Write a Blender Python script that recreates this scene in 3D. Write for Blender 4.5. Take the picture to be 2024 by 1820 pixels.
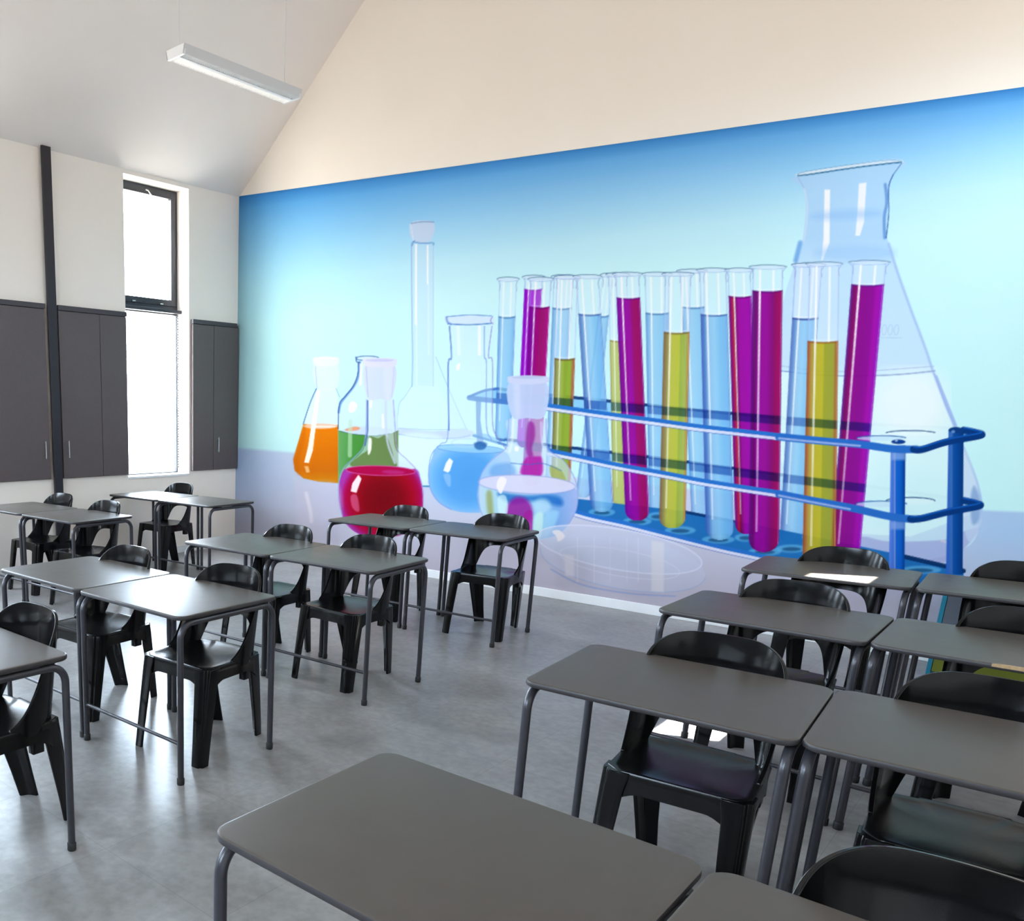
import bpy, bmesh, math, random
import numpy as np
from mathutils import Vector, Matrix

for o in list(bpy.data.objects):
    bpy.data.objects.remove(o, do_unlink=True)
SC = bpy.context.scene
COL = SC.collection
random.seed(7)

# ------------------------------------------------------------------ camera
IMG_W, IMG_H = 2024, 1820
F_PX, PPX, PPY = 1627.0344, 411.4258, 1220.3233
YAW, PITCH, ROLL = 0.8230, -0.2451, 0.0050
CAM = Vector((7.0630, -6.9877, 1.5657))

def cam_axes():
    cy, sy = math.cos(YAW), math.sin(YAW)
    cp, sp = math.cos(PITCH), math.sin(PITCH)
    f = Vector((-sy*cp, cy*cp, sp)); r = Vector((cy, sy, 0.0)); u = r.cross(f)
    cr, sr = math.cos(ROLL), math.sin(ROLL)
    return (r*cr + u*sr, u*cr - r*sr, f)
RX, UX, FX = cam_axes()
cam_data = bpy.data.cameras.new('camera')
cam = bpy.data.objects.new('camera', cam_data)
COL.objects.link(cam)
cam.matrix_world = Matrix(((RX.x, UX.x, -FX.x, CAM.x), (RX.y, UX.y, -FX.y, CAM.y),
                           (RX.z, UX.z, -FX.z, CAM.z), (0, 0, 0, 1)))
cam_data.sensor_fit = 'HORIZONTAL'
cam_data.sensor_width = 36.0
cam_data.lens = F_PX/IMG_W*36.0
cam_data.shift_x = (IMG_W/2 - PPX)/IMG_W
cam_data.shift_y = (PPY - IMG_H/2)/IMG_W
cam_data.clip_start = 0.05
cam_data.clip_end = 200
SC.camera = cam

# ------------------------------------------------------------------ light
world = bpy.data.worlds.new('sky'); SC.world = world
world.use_nodes = True
wn = world.node_tree; wn.nodes.clear()
wo = wn.nodes.new('ShaderNodeOutputWorld'); wb = wn.nodes.new('ShaderNodeBackground')
wb.inputs['Strength'].default_value = 1.0
w_tc = wn.nodes.new('ShaderNodeTexCoord'); w_sp = wn.nodes.new('ShaderNodeSeparateXYZ'); w_rp = wn.nodes.new('ShaderNodeMapRange')
w_rp.inputs['From Min'].default_value = -0.08; w_rp.inputs['From Max'].default_value = 0.10
w_mx = wn.nodes.new('ShaderNodeMix'); w_mx.data_type = 'RGBA'
SKY, GROUND = 24.0, 7.0           # bright hazy sky over sunlit paving
w_mx.inputs[6].default_value = (GROUND*1.0, GROUND*0.97, GROUND*0.92, 1)
w_mx.inputs[7].default_value = (SKY*0.72, SKY*0.87, SKY*1.04, 1)
wn.links.new(w_tc.outputs['Generated'], w_sp.inputs[0]); wn.links.new(w_sp.outputs['Z'], w_rp.inputs['Value'])
wn.links.new(w_rp.outputs[0], w_mx.inputs[0]); wn.links.new(w_mx.outputs[2], wb.inputs['Color'])
wn.links.new(wb.outputs[0], wo.inputs[0])

sun_data = bpy.data.lights.new('sun', 'SUN'); sun = bpy.data.objects.new('sun', sun_data)
COL.objects.link(sun)
sun_dir = Vector((-0.48, -0.26, -1.0)).normalized()
sun.rotation_euler = sun_dir.to_track_quat('-Z', 'Y').to_euler()
sun.location = (12, 4, 12)
sun_data.energy = 110.0; sun_data.angle = math.radians(0.53); sun_data.color = (1.0, 0.95, 0.88)

def portal(name, loc, direction, sx, sy):
    d = bpy.data.lights.new(name, 'AREA'); d.shape = 'RECTANGLE'; d.size = sx; d.size_y = sy
    d.cycles.is_portal = True
    o = bpy.data.objects.new(name, d); COL.objects.link(o)
    o.location = loc; o.rotation_euler = Vector(direction).to_track_quat('-Z', 'Y').to_euler()
    return o

vs = SC.view_settings
SC.display_settings.display_device = 'sRGB'
vs.view_transform = 'Standard'; vs.look = 'None'; vs.gamma = 1.0; vs.use_curve_mapping = False
vs.exposure = 0.86

MURAL_GAIN = np.array([0.78, 0.72, 0.68])
# ---- mural artwork: painted into an array of printed colours, in the print's own pixel frame ----
class Art:
    def __init__(s, x0, y0, x1, y1, st):
        s.st=st; s.x0=x0; s.y0=y0
        s.nx=int((x1-x0)/st)+1; s.ny=int((y1-y0)/st)+1
        s.X,s.Y=np.meshgrid(x0+np.arange(s.nx)*st, y0+np.arange(s.ny)*st)
        s.C=np.zeros((s.ny,s.nx,3))
    def box(s, xa, ya, xb, yb):
        i0=max(0,int((xa-s.x0)/s.st)-1); i1=min(s.nx,int((xb-s.x0)/s.st)+3)
        j0=max(0,int((ya-s.y0)/s.st)-1); j1=min(s.ny,int((yb-s.y0)/s.st)+3)
        if i1<=i0 or j1<=j0: return None
        return slice(j0,j1),slice(i0,i1)
    def blend(s, sl, a, col):
        X=s.X[sl];Y=s.Y[sl]
        c=col(X,Y) if callable(col) else np.array(col,float)/255.0
        a=a[...,None]
        s.C[sl]=s.C[sl]*(1-a)+c*a
    @staticmethod
    def smooth(pts, closed, n=6):
        P=np.array(pts,float)
        if len(P)<3: return P
        out=[]; m=len(P)
        rng=range(m) if closed else range(m-1)
        for i in rng:
            g=(lambda k:P[k%m]) if closed else (lambda k:P[min(max(k,0),m-1)])
            p0,p1,p2,p3=g(i-1),g(i),g(i+1),g(i+2)
            for t in np.linspace(0,1,n,endpoint=False):
                out.append(.5*((2*p1)+(-p0+p2)*t+(2*p0-5*p1+4*p2-p3)*t*t+(-p0+3*p1-3*p2+p3)*t**3))
        if not closed: out.append(P[-1])
        return np.array(out)
    def dist(s, P, X, Y, closed):
        d=np.full(X.shape,1e9); ins=np.zeros(X.shape,bool)
        m=len(P)
        for i in range(m if closed else m-1):
            ax,ay=P[i]; bx,by=P[(i+1)%m]
            dx,dy=bx-ax,by-ay; L=dx*dx+dy*dy+1e-9
            t=np.clip(((X-ax)*dx+(Y-ay)*dy)/L,0,1)
            d=np.minimum(d,(X-ax-t*dx)**2+(Y-ay-t*dy)**2)
            if closed:
                c=((ay>Y)!=(by>Y))
                if abs(dy)>1e-9: ins^= c&(X<(ax+(Y-ay)*dx/dy))
        return np.sqrt(d),ins
    def poly(s, pts, col, a=1.0, soft=1.2, sm=True):
        P=s.smooth(pts,True) if sm else np.array(pts,float)
        sl=s.box(P[:,0].min()-soft,P[:,1].min()-soft,P[:,0].max()+soft,P[:,1].max()+soft)
        if sl is None: return
        d,i=s.dist(P,s.X[sl],s.Y[sl],True)
        sd=np.where(i,d,-d)
        s.blend(sl,a*np.clip(.5+sd/soft,0,1),col)
    def line(s, pts, w, col, a=1.0, soft=1.0, sm=True):
        P=s.smooth(pts,False) if sm else np.array(pts,float)
        r=w/2+soft
        sl=s.box(P[:,0].min()-r,P[:,1].min()-r,P[:,0].max()+r,P[:,1].max()+r)
        if sl is None: return
        d,_=s.dist(P,s.X[sl],s.Y[sl],False)
        s.blend(sl,a*np.clip(.5+(w/2-d)/soft,0,1),col)
    def ell(s, cx, cy, rx, ry, col, a=1.0, soft=1.2, ring=0, rot=0, lo=-9, hi=9):
        k=max(rx,ry)+2
        sl=s.box(cx-k,cy-k,cx+k,cy+k)
        if sl is None: return
        X=s.X[sl]-cx;Y=s.Y[sl]-cy
        c,n=math.cos(rot),math.sin(rot)
        u=(X*c+Y*n)/rx; v=(-X*n+Y*c)/ry
        r=np.sqrt(u*u+v*v)+1e-6
        g=np.sqrt((u/rx)**2+(v/ry)**2)/r+1e-9
        sd=(1-r)/g
        m=np.clip(.5+sd/soft,0,1) if not ring else np.clip(.5+(ring/2-np.abs(sd))/soft,0,1)
        m=m*((v>=lo)&(v<=hi))
        s.blend(sl,a*m,col)

def ramp(stops):
    us=[q[0] for q in stops]; cs=np.array([q[1] for q in stops],float)/255.0
    return lambda u: np.stack([np.interp(u,us,cs[:,k]) for k in range(3)],-1)

BLU=ramp([(-1,(70,130,205)),(-.82,(120,180,235)),(-.5,(160,220,250)),(0,(150,215,252)),(.5,(140,208,250)),(.85,(120,180,240)),(1,(90,140,215))])
BLF=ramp([(-1,(65,95,185)),(-.75,(90,140,205)),(-.5,(150,205,245)),(0,(155,220,254)),(.4,(130,205,250)),(.85,(125,195,248)),(1,(80,130,205))])
MAG=ramp([(-1,(110,0,150)),(-.7,(150,0,165)),(-.2,(165,0,165)),(.15,(160,0,150)),(.2,(165,0,110)),(.7,(165,0,90)),(1,(140,0,130))])
MAF=ramp([(-1,(105,20,140)),(-.75,(110,0,100)),(-.55,(160,0,155)),(0,(160,0,150)),(.35,(140,0,120)),(.5,(150,0,95)),(.85,(170,0,90)),(1,(130,10,120))])
PUR=ramp([(-1,(150,0,200)),(0,(172,0,218)),(1,(165,30,200))])
CRI=ramp([(-1,(120,0,130)),(-.5,(150,0,170)),(-.2,(170,0,120)),(.3,(160,0,100)),(.8,(175,0,120)),(1,(190,20,150))])
OLI=ramp([(-1,(120,80,40)),(-.85,(150,150,70)),(-.5,(180,195,90)),(-.15,(165,190,60)),(0,(150,178,40)),(.6,(150,185,45)),(.75,(180,120,60)),(1,(170,80,40))])
OLF=ramp([(-1,(140,100,60)),(-.7,(165,150,80)),(-.45,(205,205,70)),(.25,(200,208,60)),(.32,(165,190,60)),(.75,(180,200,90)),(.9,(205,150,50)),(1,(160,90,30))])
OLB=ramp([(-1,(170,150,80)),(-.8,(200,215,120)),(0,(200,215,110)),(1,(190,205,100))])
YEL=ramp([(-1,(170,80,30)),(-.86,(190,110,50)),(-.7,(195,165,60)),(-.4,(205,190,40)),(.05,(205,195,40)),(.1,(170,175,40)),(.7,(165,170,50)),(.85,(180,110,40)),(1,(185,90,35))])
RED=ramp([(-1,(110,0,120)),(-.85,(140,0,120)),(-.65,(200,20,50)),(-.5,(120,0,70)),(-.2,(165,0,160)),(.6,(170,0,170)),(1,(150,0,160))])
MGR=ramp([(-1,(105,30,160)),(-.8,(120,0,90)),(-.62,(150,0,110)),(-.45,(150,0,140)),(0,(145,0,140)),(.4,(150,0,150)),(.62,(175,0,170)),(1,(150,10,190))])

def tube(A, top, bot, lev, R, rimw, a=.93, hl=1.0, tiers=True, front=True):
    # top=(y,xl,xr) bot=(y,xl,xr) lev=y of the liquid
    yt,tl,tr=top; yb,bl,br=bot
    sl=A.box(min(tl,bl)-rimw-4,yt-8,max(tr,br)+rimw+4,yb+4)
    X=A.X[sl];Y=A.Y[sl]
    t=(Y-yt)/(yb-yt)
    cx=(tl+tr)/2*(1-t)+(bl+br)/2*t; hw=((tr-tl)*(1-t)+(br-bl)*t)/2
    # rounded bottom
    rb=(br-bl)/2*0.95
    q=np.clip((Y-(yb-rb))/rb,0,1); hwb=hw*np.sqrt(np.clip(1-q**2.4,0,1))
    u=(X-cx)/np.maximum(hw,1)
    ed=hwb-np.abs(X-cx)
    m=np.clip(.5+ed/1.2,0,1)*(Y>yt)*(Y<yb+1)
    ylev=lev-2.5*(1-np.clip(u,-1,1)**2)*-1
    liq=np.clip((Y-ylev)/1.5,0,1)
    # empty glass
    glass=np.ones(X.shape+(3,))*np.array([.86,.93,1.0])
    edge=np.clip((np.abs(u)-.86)/.14,0,1)
    ag=m*(1-liq)*(.22+.55*edge)
    gc=glass*(1-edge[...,None])+np.array([.58,.68,.93])*edge[...,None]
    A.C[sl]=A.C[sl]*(1-ag[...,None])+gc*ag[...,None]
    c=R(np.clip(u,-1,1))*np.array([.93,.93,.96])
    if tiers:   # the bars of the rack seen through the liquid
        for ty,sl2,th in ((786,.082,17),(876,.125,17)):
            yy=ty+sl2*(X-1000)
            dk=np.clip(.5+(th/2-np.abs(Y-yy))/2,0,1)
            c=c*(1-dk[...,None]*(1-np.array([.42,.56,.78])))
    dk=np.clip((Y-(yb-14))/14,0,1)*np.clip((np.abs(u)-.0),0,1)
    c=c*(1-.25*dk[...,None])
    al=a*m*liq
    A.C[sl]=A.C[sl]*(1-al[...,None])+c*al[...,None]
    # meniscus
    wl=1-np.clip(np.abs(Y-ylev-2)/2.6,0,1)
    dkc=R(np.array([-1.0]))[0]*.85
    am=m*wl*.85
    A.C[sl]=A.C[sl]*(1-am[...,None])+dkc*am[...,None]
    wh=np.clip(1-np.abs(Y-ylev+2.5)/1.5,0,1)*m*(np.abs(u)<.8)*.6
    A.C[sl]=A.C[sl]*(1-wh[...,None])+wh[...,None]
    # streaks
    s1=np.clip(.5+(.065-np.abs(u+.5))*np.maximum(hw,1)/1.2,0,1)*(Y>yt+5)*(Y<yb-40)*(1-.45*liq*np.clip(t*1.6-.2,0,1))*.9*hl*m
    A.C[sl]=A.C[sl]*(1-s1[...,None])+s1[...,None]
    s2=np.clip(.5+(.07-np.abs(u-.38))*np.maximum(hw,1)/1.2,0,1)*(Y>yt+6)*(1-liq)*.75*hl*m
    A.C[sl]=A.C[sl]*(1-s2[...,None])+s2[...,None]
    s3=np.clip(.5+(.02-np.abs(u-.93))*np.maximum(hw,1)/1.0,0,1)*.4*m
    A.C[sl]=A.C[sl]*(1-s3[...,None])+np.array([.9,.93,1.])*s3[...,None]
    # rim
    xc=(tl+tr)/2; rw=(tr-tl)/2+rimw
    A.ell(xc,yt+1,rw,4.2,(215,235,255),.6,1.0)
    A.ell(xc,yt+1,rw,4.2,(70,110,150),.85,1.0,ring=1.5,lo=-2,hi=.1)
    A.ell(xc,yt+1,rw,4.2,(150,180,230),.7,1.0,ring=1.2,lo=0,hi=2)
    A.line([(xc-rw+3,yt+4),(tl+1,yt+12),(tl,yt+24)],1.4,(150,165,220),.7)
    A.line([(xc+rw-3,yt+4),(tr-1,yt+12),(tr,yt+24)],1.4,(150,165,220),.7)

def ytop(x): return 388-.1393*(x-473)

def paint_mural(x0,y0,x1,y1,st):
    A=Art(x0,y0,x1,y1,st)
    X,Y=A.X,A.Y
    d=Y-ytop(X)
    bg=np.stack([np.interp(d,[0,7,28,72,125,185,265,900],[v/255 for v in cs]) for cs in
        ([58,74,106,138,166,192,205,205],[134,152,182,204,222,239,248,250],[204,226,246,253,254,254,253,251])],-1)
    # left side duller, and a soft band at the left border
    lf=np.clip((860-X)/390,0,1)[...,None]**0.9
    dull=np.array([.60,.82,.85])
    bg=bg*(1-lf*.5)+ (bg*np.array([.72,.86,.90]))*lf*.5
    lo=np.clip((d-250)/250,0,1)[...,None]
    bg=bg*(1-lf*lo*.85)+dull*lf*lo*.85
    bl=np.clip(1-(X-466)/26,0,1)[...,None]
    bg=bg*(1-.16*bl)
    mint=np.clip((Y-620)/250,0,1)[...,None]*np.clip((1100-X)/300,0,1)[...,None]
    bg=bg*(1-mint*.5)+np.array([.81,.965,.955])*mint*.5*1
    A.C[:]=bg
    # table surface of the print
    yh=885+np.interp(X,[470,1000,1500,1930,2200],[0,45,95,123,134])
    tm=np.clip((Y-yh)/6+.5,0,1)[...,None]
    tab=np.stack([np.interp(X,[470,600,900,1300,1700,1950,2100],[v/255 for v in cs]) for cs in
        ([160,176,205,205,196,176,170],[182,192,214,212,206,206,205],[214,218,236,235,238,240,240])],-1)
    gy=np.clip((Y-(yh+40))/160,0,1)[...,None]
    tab=tab*(1-gy*.8)+np.array([.745,.725,.79])*gy*.8
    A.C[:]=A.C*(1-tm)+tab*tm
    W=(255,255,255)
    # ---- tall volumetric flask and the conical flask behind it ----
    A.poly([(846,640),(880,760),(928,862),(905,905),(880,915),(850,700)],(205,240,252),.35)
    A.line([(862,705),(888,770),(928,860)],1.6,(150,175,225),.6)
    A.poly([(814,763),(800,785),(789,802),(786,860),(790,930),(802,952),(850,962),(900,955),(925,900),(895,820),(875,782),(857,762)],(214,248,250),.55)
    A.poly([(787,846),(850,852),(928,850),(930,864),(850,866),(787,858)],(196,212,240),.85)
    A.line([(787,858),(840,866),(900,866),(930,860)],2,(150,170,220),.8)
    A.line([(787,846),(850,849),(925,848)],1.6,(165,185,230),.7)
    A.line([(814,763),(800,785),(789,802),(786,860),(788,940),(800,955),(850,963)],1.6,(160,185,225),.7)
    A.line([(790,948),(812,958),(850,961)],3,(40,130,170),.8)
    A.poly([(792,862),(880,868),(845,950),(800,945)],(225,255,252),.5,8)
    A.poly([(814,482),(857,482),(857,764),(814,764)],(195,225,250),.45,2,False)
    A.line([(814,480),(814.5,600),(816,700),(815,764)],1.5,(120,150,215),.75)
    A.line([(857,482),(857,764)],1.2,(170,190,235),.6)
    A.line([(823,484),(823,640)],4,W,.9); A.line([(846,486),(846,560)],3.4,W,.85); A.line([(824,640),(824,760)],3,W,.35);A.line([(847,560),(848,700)],3,W,.3)
    A.poly([(812,441),(857,439),(852,475),(818,477)],(198,218,245),.9)
    A.line([(812,442),(835,438.5),(858,439)],2,(120,150,200),.8)
    A.line([(812,442),(818,476)],1.2,(235,240,255),.8)
    A.line([(817,478),(836,481),(856,480),(857,484)],3,(110,155,220),.75)
    A.line([(815,486),(817,479),(820,476)],2,(90,130,205),.8)
    # ---- orange flask ----
    A.poly([(622,722),(668,722),(665,768),(628,768)],(205,222,240),.85)
    A.poly([(626,768),(667,768),(669,790),(669,840),(600,840),(612,800)],(208,238,248),.7,1.2,False)
    A.poly([(600,838),(588,880),(580,908),(583,930),(600,945),(630,952),(669,955),(669,840)],lambda x,y:ramp([(0,(215,120,0)),(.55,(202,108,0)),(.8,(196,105,8)),(1,(200,128,10))])(np.clip((y-838)/115,0,1)),1,1.3,False)
    A.ell(634,842,34,5.5,(225,190,170),.9); A.ell(640,843,24,2.6,(245,225,215),.8)
    A.poly([(603,838),(590,878),(581,908),(584,928),(592,938),(594,905),(604,870)],(175,90,0),.35,6)
    A.poly([(627,772),(633,772),(619,890),(611,915),(602,914),(610,880)],(252,244,232),.95,1.2,False)
    A.poly([(602,921),(610,921),(613,933),(606,934)],(235,200,150),.7,1.5,False)
    A.line([(626,768),(613,798),(600,838)],2.2,(70,100,160),.9)
    A.line([(665,768),(672,785)],1.5,(120,150,210),.8)
    A.line([(624,724),(627,766)],1.5,(150,165,215),.8)
    A.poly([(619,712),(621,707),(645,705),(668,707),(671,712),(670,719),(665,722),(645,724),(624,722),(620,719)],(214,224,240),.97)
    A.line([(621,709),(645,706.5),(669,709)],1.6,(240,235,245),.9)
    # ---- green bottle ----
    A.poly([(709,712),(708,740),(700,762),(684,782),(672,797),(669,815),(669,958),(760,958),(788,930),(787,820),(778,795),(760,770),(748,712)],(196,226,250),.75,1.2,False)
    A.poly([(669,850),(700,858),(740,861),(775,856),(788,850),(788,930),(760,955),(669,958)],lambda x,y:ramp([(0,(96,160,95)),(.25,(70,142,62)),(.5,(66,138,50)),(.75,(100,130,60)),(1,(110,140,80))])(np.clip((x-669)/118,0,1)),1,1.2,False)
    A.ell(727,851,50,8,(190,210,240),.85)
    A.poly([(682,849),(700,843),(712,845),(708,850),(690,852)],(225,140,90),.8)
    A.line([(672,852),(700,858),(740,861),(770,857)],1.6,(50,90,90),.8)
    A.line([(711,716),(709,742),(700,763),(685,782),(674,797),(670,815)],4.5,(80,125,200),.75,2)
    A.line([(709,716),(707,742),(698,764),(683,783),(671,800),(669,848)],1.6,(35,60,120),.9)
    A.poly([(690,802),(697,793),(706,800),(702,812),(692,815)],W,.85)
    A.line([(693,832),(692,900)],8,(185,215,185),.6,2)
    A.line([(714,720),(713,760)],4,W,.7,2)
    A.ell(727,708,22,4.5,(200,225,245),.9); A.ell(727,708,22,4.5,(60,100,150),.85,ring=2)
    A.line([(704,706),(706,715),(712,716)],3,(60,95,160),.8)
    # ---- red flask ----
    A.poly([(727,786),(776,786),(778,840),(782,885),(800,905),(822,925),(833,950),(837,985),(833,1015),(815,1045),(790,1058),(752,1062),(712,1056),(685,1035),(671,1000),(669,965),(677,935),(692,915),(712,897),(722,878),(725,840)],(205,225,245),.55)
    A.poly([(731,863),(748,866),(763,860),(772,880),(779,905),(779,924),(695,921),(712,900),(728,888)],(98,128,68),.92)
    def redc(x,y):
        r=np.sqrt(((x-757)/80)**2+((y-985)/80)**2)
        return ramp([(0,(112,0,12)),(.45,(126,0,16)),(.75,(158,0,30)),(.92,(165,0,70)),(1.05,(160,50,160))])(r)
    A.poly([(684,926),(716,931),(790,932),(823,927),(832,948),(837,985),(833,1015),(815,1045),(790,1058),(752,1062),(712,1056),(685,1035),(672,1003),(669,975),(672,950)],redc,1,1.4)
    A.ell(753,930,68,9.5,(170,0,70),1,1.5,rot=.03); A.ell(753,930,68,9.5,(205,100,175),.75,1.5,ring=1.8,rot=.03)
    A.ell(778,933,22,4,(195,80,165),.45,4,rot=.04)
    A.poly([(709,938),(715,946),(710,960),(705,974),(694,971),(697,955)],(250,235,240),.95,1.2,False)
    A.poly([(694,980),(706,979),(711,1008),(704,1010),(696,1000)],(225,120,170),.55,3)
    A.line([(725,790),(724,850),(718,884),(700,905),(680,925),(671,950),(670,985),(677,1020)],2.2,(140,160,215),.8)
    A.line([(727,792),(727,850),(722,880)],3,(60,85,160),.75)
    A.line([(778,790),(782,850),(786,888),(805,908),(826,932),(836,965),(837,990)],2,(165,150,220),.8)
    A.line([(763,792),(764,850),(768,880),(781,915)],4,(195,205,240),.75,2)
    A.poly([(729,868),(735,868),(734,890),(728,898)],W,.85); A.line([(757,820),(758,845)],3.5,W,.8); A.line([(734,790),(733,805)],4,W,.8)
    A.poly([(722,722),(781,722),(776,786),(752,788),(727,786)],(200,213,243),.96)
    A.poly([(760,724),(776,724),(772,785),(762,786)],(215,222,246),.5,6)
    A.line([(724,724),(728,784)],1.8,(170,170,220),.8); A.line([(780,724),(775,784)],1.5,(190,185,230),.8)
    A.poly([(718,715),(720,709),(752,707.5),(782,709),(785,715),(783,722),(775,725),(752,726),(726,724),(719,720)],(212,215,242),1)
    A.ell(751,712,28,2.8,(185,188,228),.8)
    # soft reflection of the orange and red flasks on the table
    A.poly([(583,942),(600,952),(669,958),(668,1040),(600,1045),(585,985)],(192,190,215),.45,10)
    A.line([(606,975),(614,1010),(616,1030)],7,(222,222,232),.6,4)
    # ---- rack: back bars, posts ----
    # top tier plate left
    A.poly([(927,785),(945,776),(985,768),(1040,775),(1500,822),(1720,838),(1905,848),(1938,860),(1810,880),(1600,858),(1380,836),(1210,815),(1010,790)],(120,195,245),.75)
    A.line([(984,768),(1060,778),(1200,792),(1500,822),(1724,838),(1887,846)],6,(10,50,110),.9)
    A.poly([(937,860),(960,857),(1010,870),(1250,895),(1500,930),(1709,960),(1870,982),(1927,990),(1800,1016),(1600,982),(1380,945),(1220,915),(1090,888),(1000,874)],(120,190,240),.75)
    A.line([(1000,868),(1090,880),(1300,905),(1500,932),(1709,960),(1870,983)],6,(10,50,110),.9)
    # ---- big flask on the right (behind the rack front) ----
    body=[(1577,347),(1588,372),(1593,410),(1590,450),(1584,485),(1568,530),(1548,600),(1540,700),(1530,900),(1560,1040),(1700,1112),(1800,1112),(1905,1085),(1936,1045),(1941,1000),(1930,950),(1905,885),(1880,828),(1862,778),(1845,735),(1830,690),(1800,610),(1775,540),(1757,482),(1752,450),(1756,400),(1762,350),(1783,320)]
    def bigc(x,y):
        return ramp([(0,(180,218,252)),(.18,(170,208,250)),(.25,(190,222,252)),(.5,(200,226,250)),(.52,(205,236,250)),(1,(205,240,250))])(np.clip((y-330)/780,0,1))
    A.poly(body,bigc,.72)
    A.poly([(1546,735),(1700,744),(1846,738),(1880,830),(1905,885),(1930,950),(1938,1010),(1800,1060),(1600,1050),(1540,900)],(222,253,253),.85,2,False)
    A.ell(1800,800,75,70,(250,255,255),.6,60)
    A.ell(1790,985,105,60,(205,248,250),.35,30)
    A.poly([(1700,1062),(1760,1070),(1870,1066),(1905,1050),(1935,1045),(1905,1085),(1870,1110),(1700,1112)],(160,168,220),.7,3)
    A.line([(1862,1068),(1885,1078),(1900,1095)],5,(235,225,225),.5,3)
    A.poly([(1845,737),(1853,743),(1876,800),(1899,858),(1893,858),(1868,802)],(150,175,232),.75,2,False)
    A.line([(1757,482),(1775,540),(1800,610),(1830,690),(1846,738),(1880,826),(1905,885),(1930,950),(1940,1000),(1934,1045)],5,(160,185,238),.7,3)
    A.poly([(1905,890),(1930,950),(1940,1000),(1935,1045),(1915,1070),(1905,1020)],(200,220,245),.7,3)
    A.poly([(1925,960),(1937,985),(1936,1025),(1922,1035),(1918,990)],(110,150,205),.6,6)
    A.line([(1544,723),(1620,733),(1700,734),(1780,729),(1846,724)],2,(165,180,225),.6)
    A.line([(1544,733),(1620,741),(1700,743),(1780,740),(1848,733)],2.4,(130,150,205),.8)
    # neck details
    A.line([(1750,365),(1753,400),(1748,430),(1749,470)],6,(70,125,205),.6,3)
    A.line([(1766,345),(1757,370),(1757,420),(1752,470)],2.2,(40,80,160),.8)
    A.line([(1590,372),(1596,410),(1593,450),(1588,480)],4,(205,228,250),.8,2)
    A.line([(1582,480),(1573,515)],9,(90,150,228),.7,5)
    A.poly([(1630,375),(1641,375),(1640,480),(1626,515),(1624,515),(1628,470)],W,.92,2,False)
    A.poly([(1698,363),(1713,361),(1708,440),(1700,466),(1691,466),(1695,420)],W,.85,2,False)
    A.ell(1672,425,70,10,(140,190,245),.45,14,rot=-.05)
    A.ell(1690,500,80,16,(150,195,248),.4,16)
    A.line([(1577,346),(1600,341),(1680,329),(1755,319),(1782,320)],7,(225,240,253),.95,1.5)
    A.line([(1577,347),(1600,345),(1680,333),(1755,323.5),(1782,321)],2.6,(40,105,150),.95)
    A.line([(1577,344),(1600,338),(1680,326),(1755,317),(1783,319)],1.3,(90,150,200),.8)
    A.line([(1577,350),(1590,372)],1.6,(160,185,235),.9); A.line([(1783,322),(1766,345)],1.8,(90,130,190),.9)
    for k in range(3):
        A.ell(1748+k*12,652,4.3,10,(170,195,225),.7,ring=1.3,rot=.12)
    A.line([(1742,667),(1783,668)],1.2,(170,195,225),.7)
    # ---- tubes at the back ----
    tube(A,(551,988,1022),(872,979,1010),624,BLU,5,.8)
    tube(A,(547,1038,1073),(885,1022,1054),570,PUR,5,.97)
    tube(A,(546,1095,1134),(960,1078,1108),607,BLU,5,.75)
    tube(A,(543,1192,1212),(984,1138,1168),622,BLU,5,.7)
    tube(A,(542,1203,1240),(1002,1212,1247),671,OLB,5,.92)
    tube(A,(541,1275,1323),(1019,1284,1320),617,BLU,6,.78)
    tube(A,(535,1344,1392),(1037,1368,1402),605,BLU,6,.75)
    tube(A,(523,1572,1625),(1076,1541,1587),627,BLF,7,.8)
    # ---- bottom plate ----
    plate=[(1130,984),(1220,995),(1356,1010),(1560,1050),(1790,1098),(1905,1126),(1905,1165),(1600,1128),(1511,1101),(1420,1083),(1300,1053),(1130,1010)]
    A2=[(1143,990),(1905,1165)]
    A.poly(plate,(20,105,180),.93,1.5,False)
    A.line([(1356,1012),(1450,1030)],6,(8,50,110),.9); A.line([(1788,1100),(1870,1119),(1905,1128)],9,(5,45,100),.9)
    for (cx,cy,rx) in ((1190,1012,26),(1260,1030,28),(1300,1020,20),(1345,1048,30),(1420,1066,32),(1475,1062,22),(1512,1090,32),(1565,1084,30),(1820,1126,40)):
        A.ell(cx,cy,rx,8,(120,200,240),.55,4); A.ell(cx,cy+1,rx*.6,4,(8,50,90),.6,4)
    # redraw the feet of the back tubes softly
    tube(A,(523,1572,1625),(1076,1541,1587),627,BLF,7,.0,0)
    # ---- front tubes ----
    tube(A,(551,1049,1090),(960,1033,1068),605,CRI,5)
    tube(A,(547,1101,1143),(962,1090,1128),707,OLI,5)
    tube(A,(546,1139,1184),(1012,1168,1213),619,BLF,6,.8)
    tube(A,(541,1217,1264),(1029,1237,1284),587,MAG,6)
    tube(A,(541,1315,1366),(1044,1303,1355),655,OLF,6)
    tube(A,(533,1383,1436),(1067,1396,1451),620,BLF,6,.88)
    tube(A,(533,1439,1484),(1056,1454,1500),584,RED,6)
    tube(A,(527,1488,1548),(1091,1480,1540),573,MAF,7)
    tube(A,(518,1686,1752),(1115,1640,1698),561,MGR,8)
    tube(A,(521,1600,1659),(1120,1586,1652),673,YEL,7)
    # ---- rack front bars ----
    def bar(pts, ends=None):
        P=np.array(pts,float)
        A.line([(x,y-3) for x,y in pts],8,(40,115,205),1,1.2)
        A.line([(x,y+4) for x,y in pts],6,(222,228,250),.95,1.2)
        A.line([(x,y+7.5) for x,y in pts],1.2,(60,80,170),.7)
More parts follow.
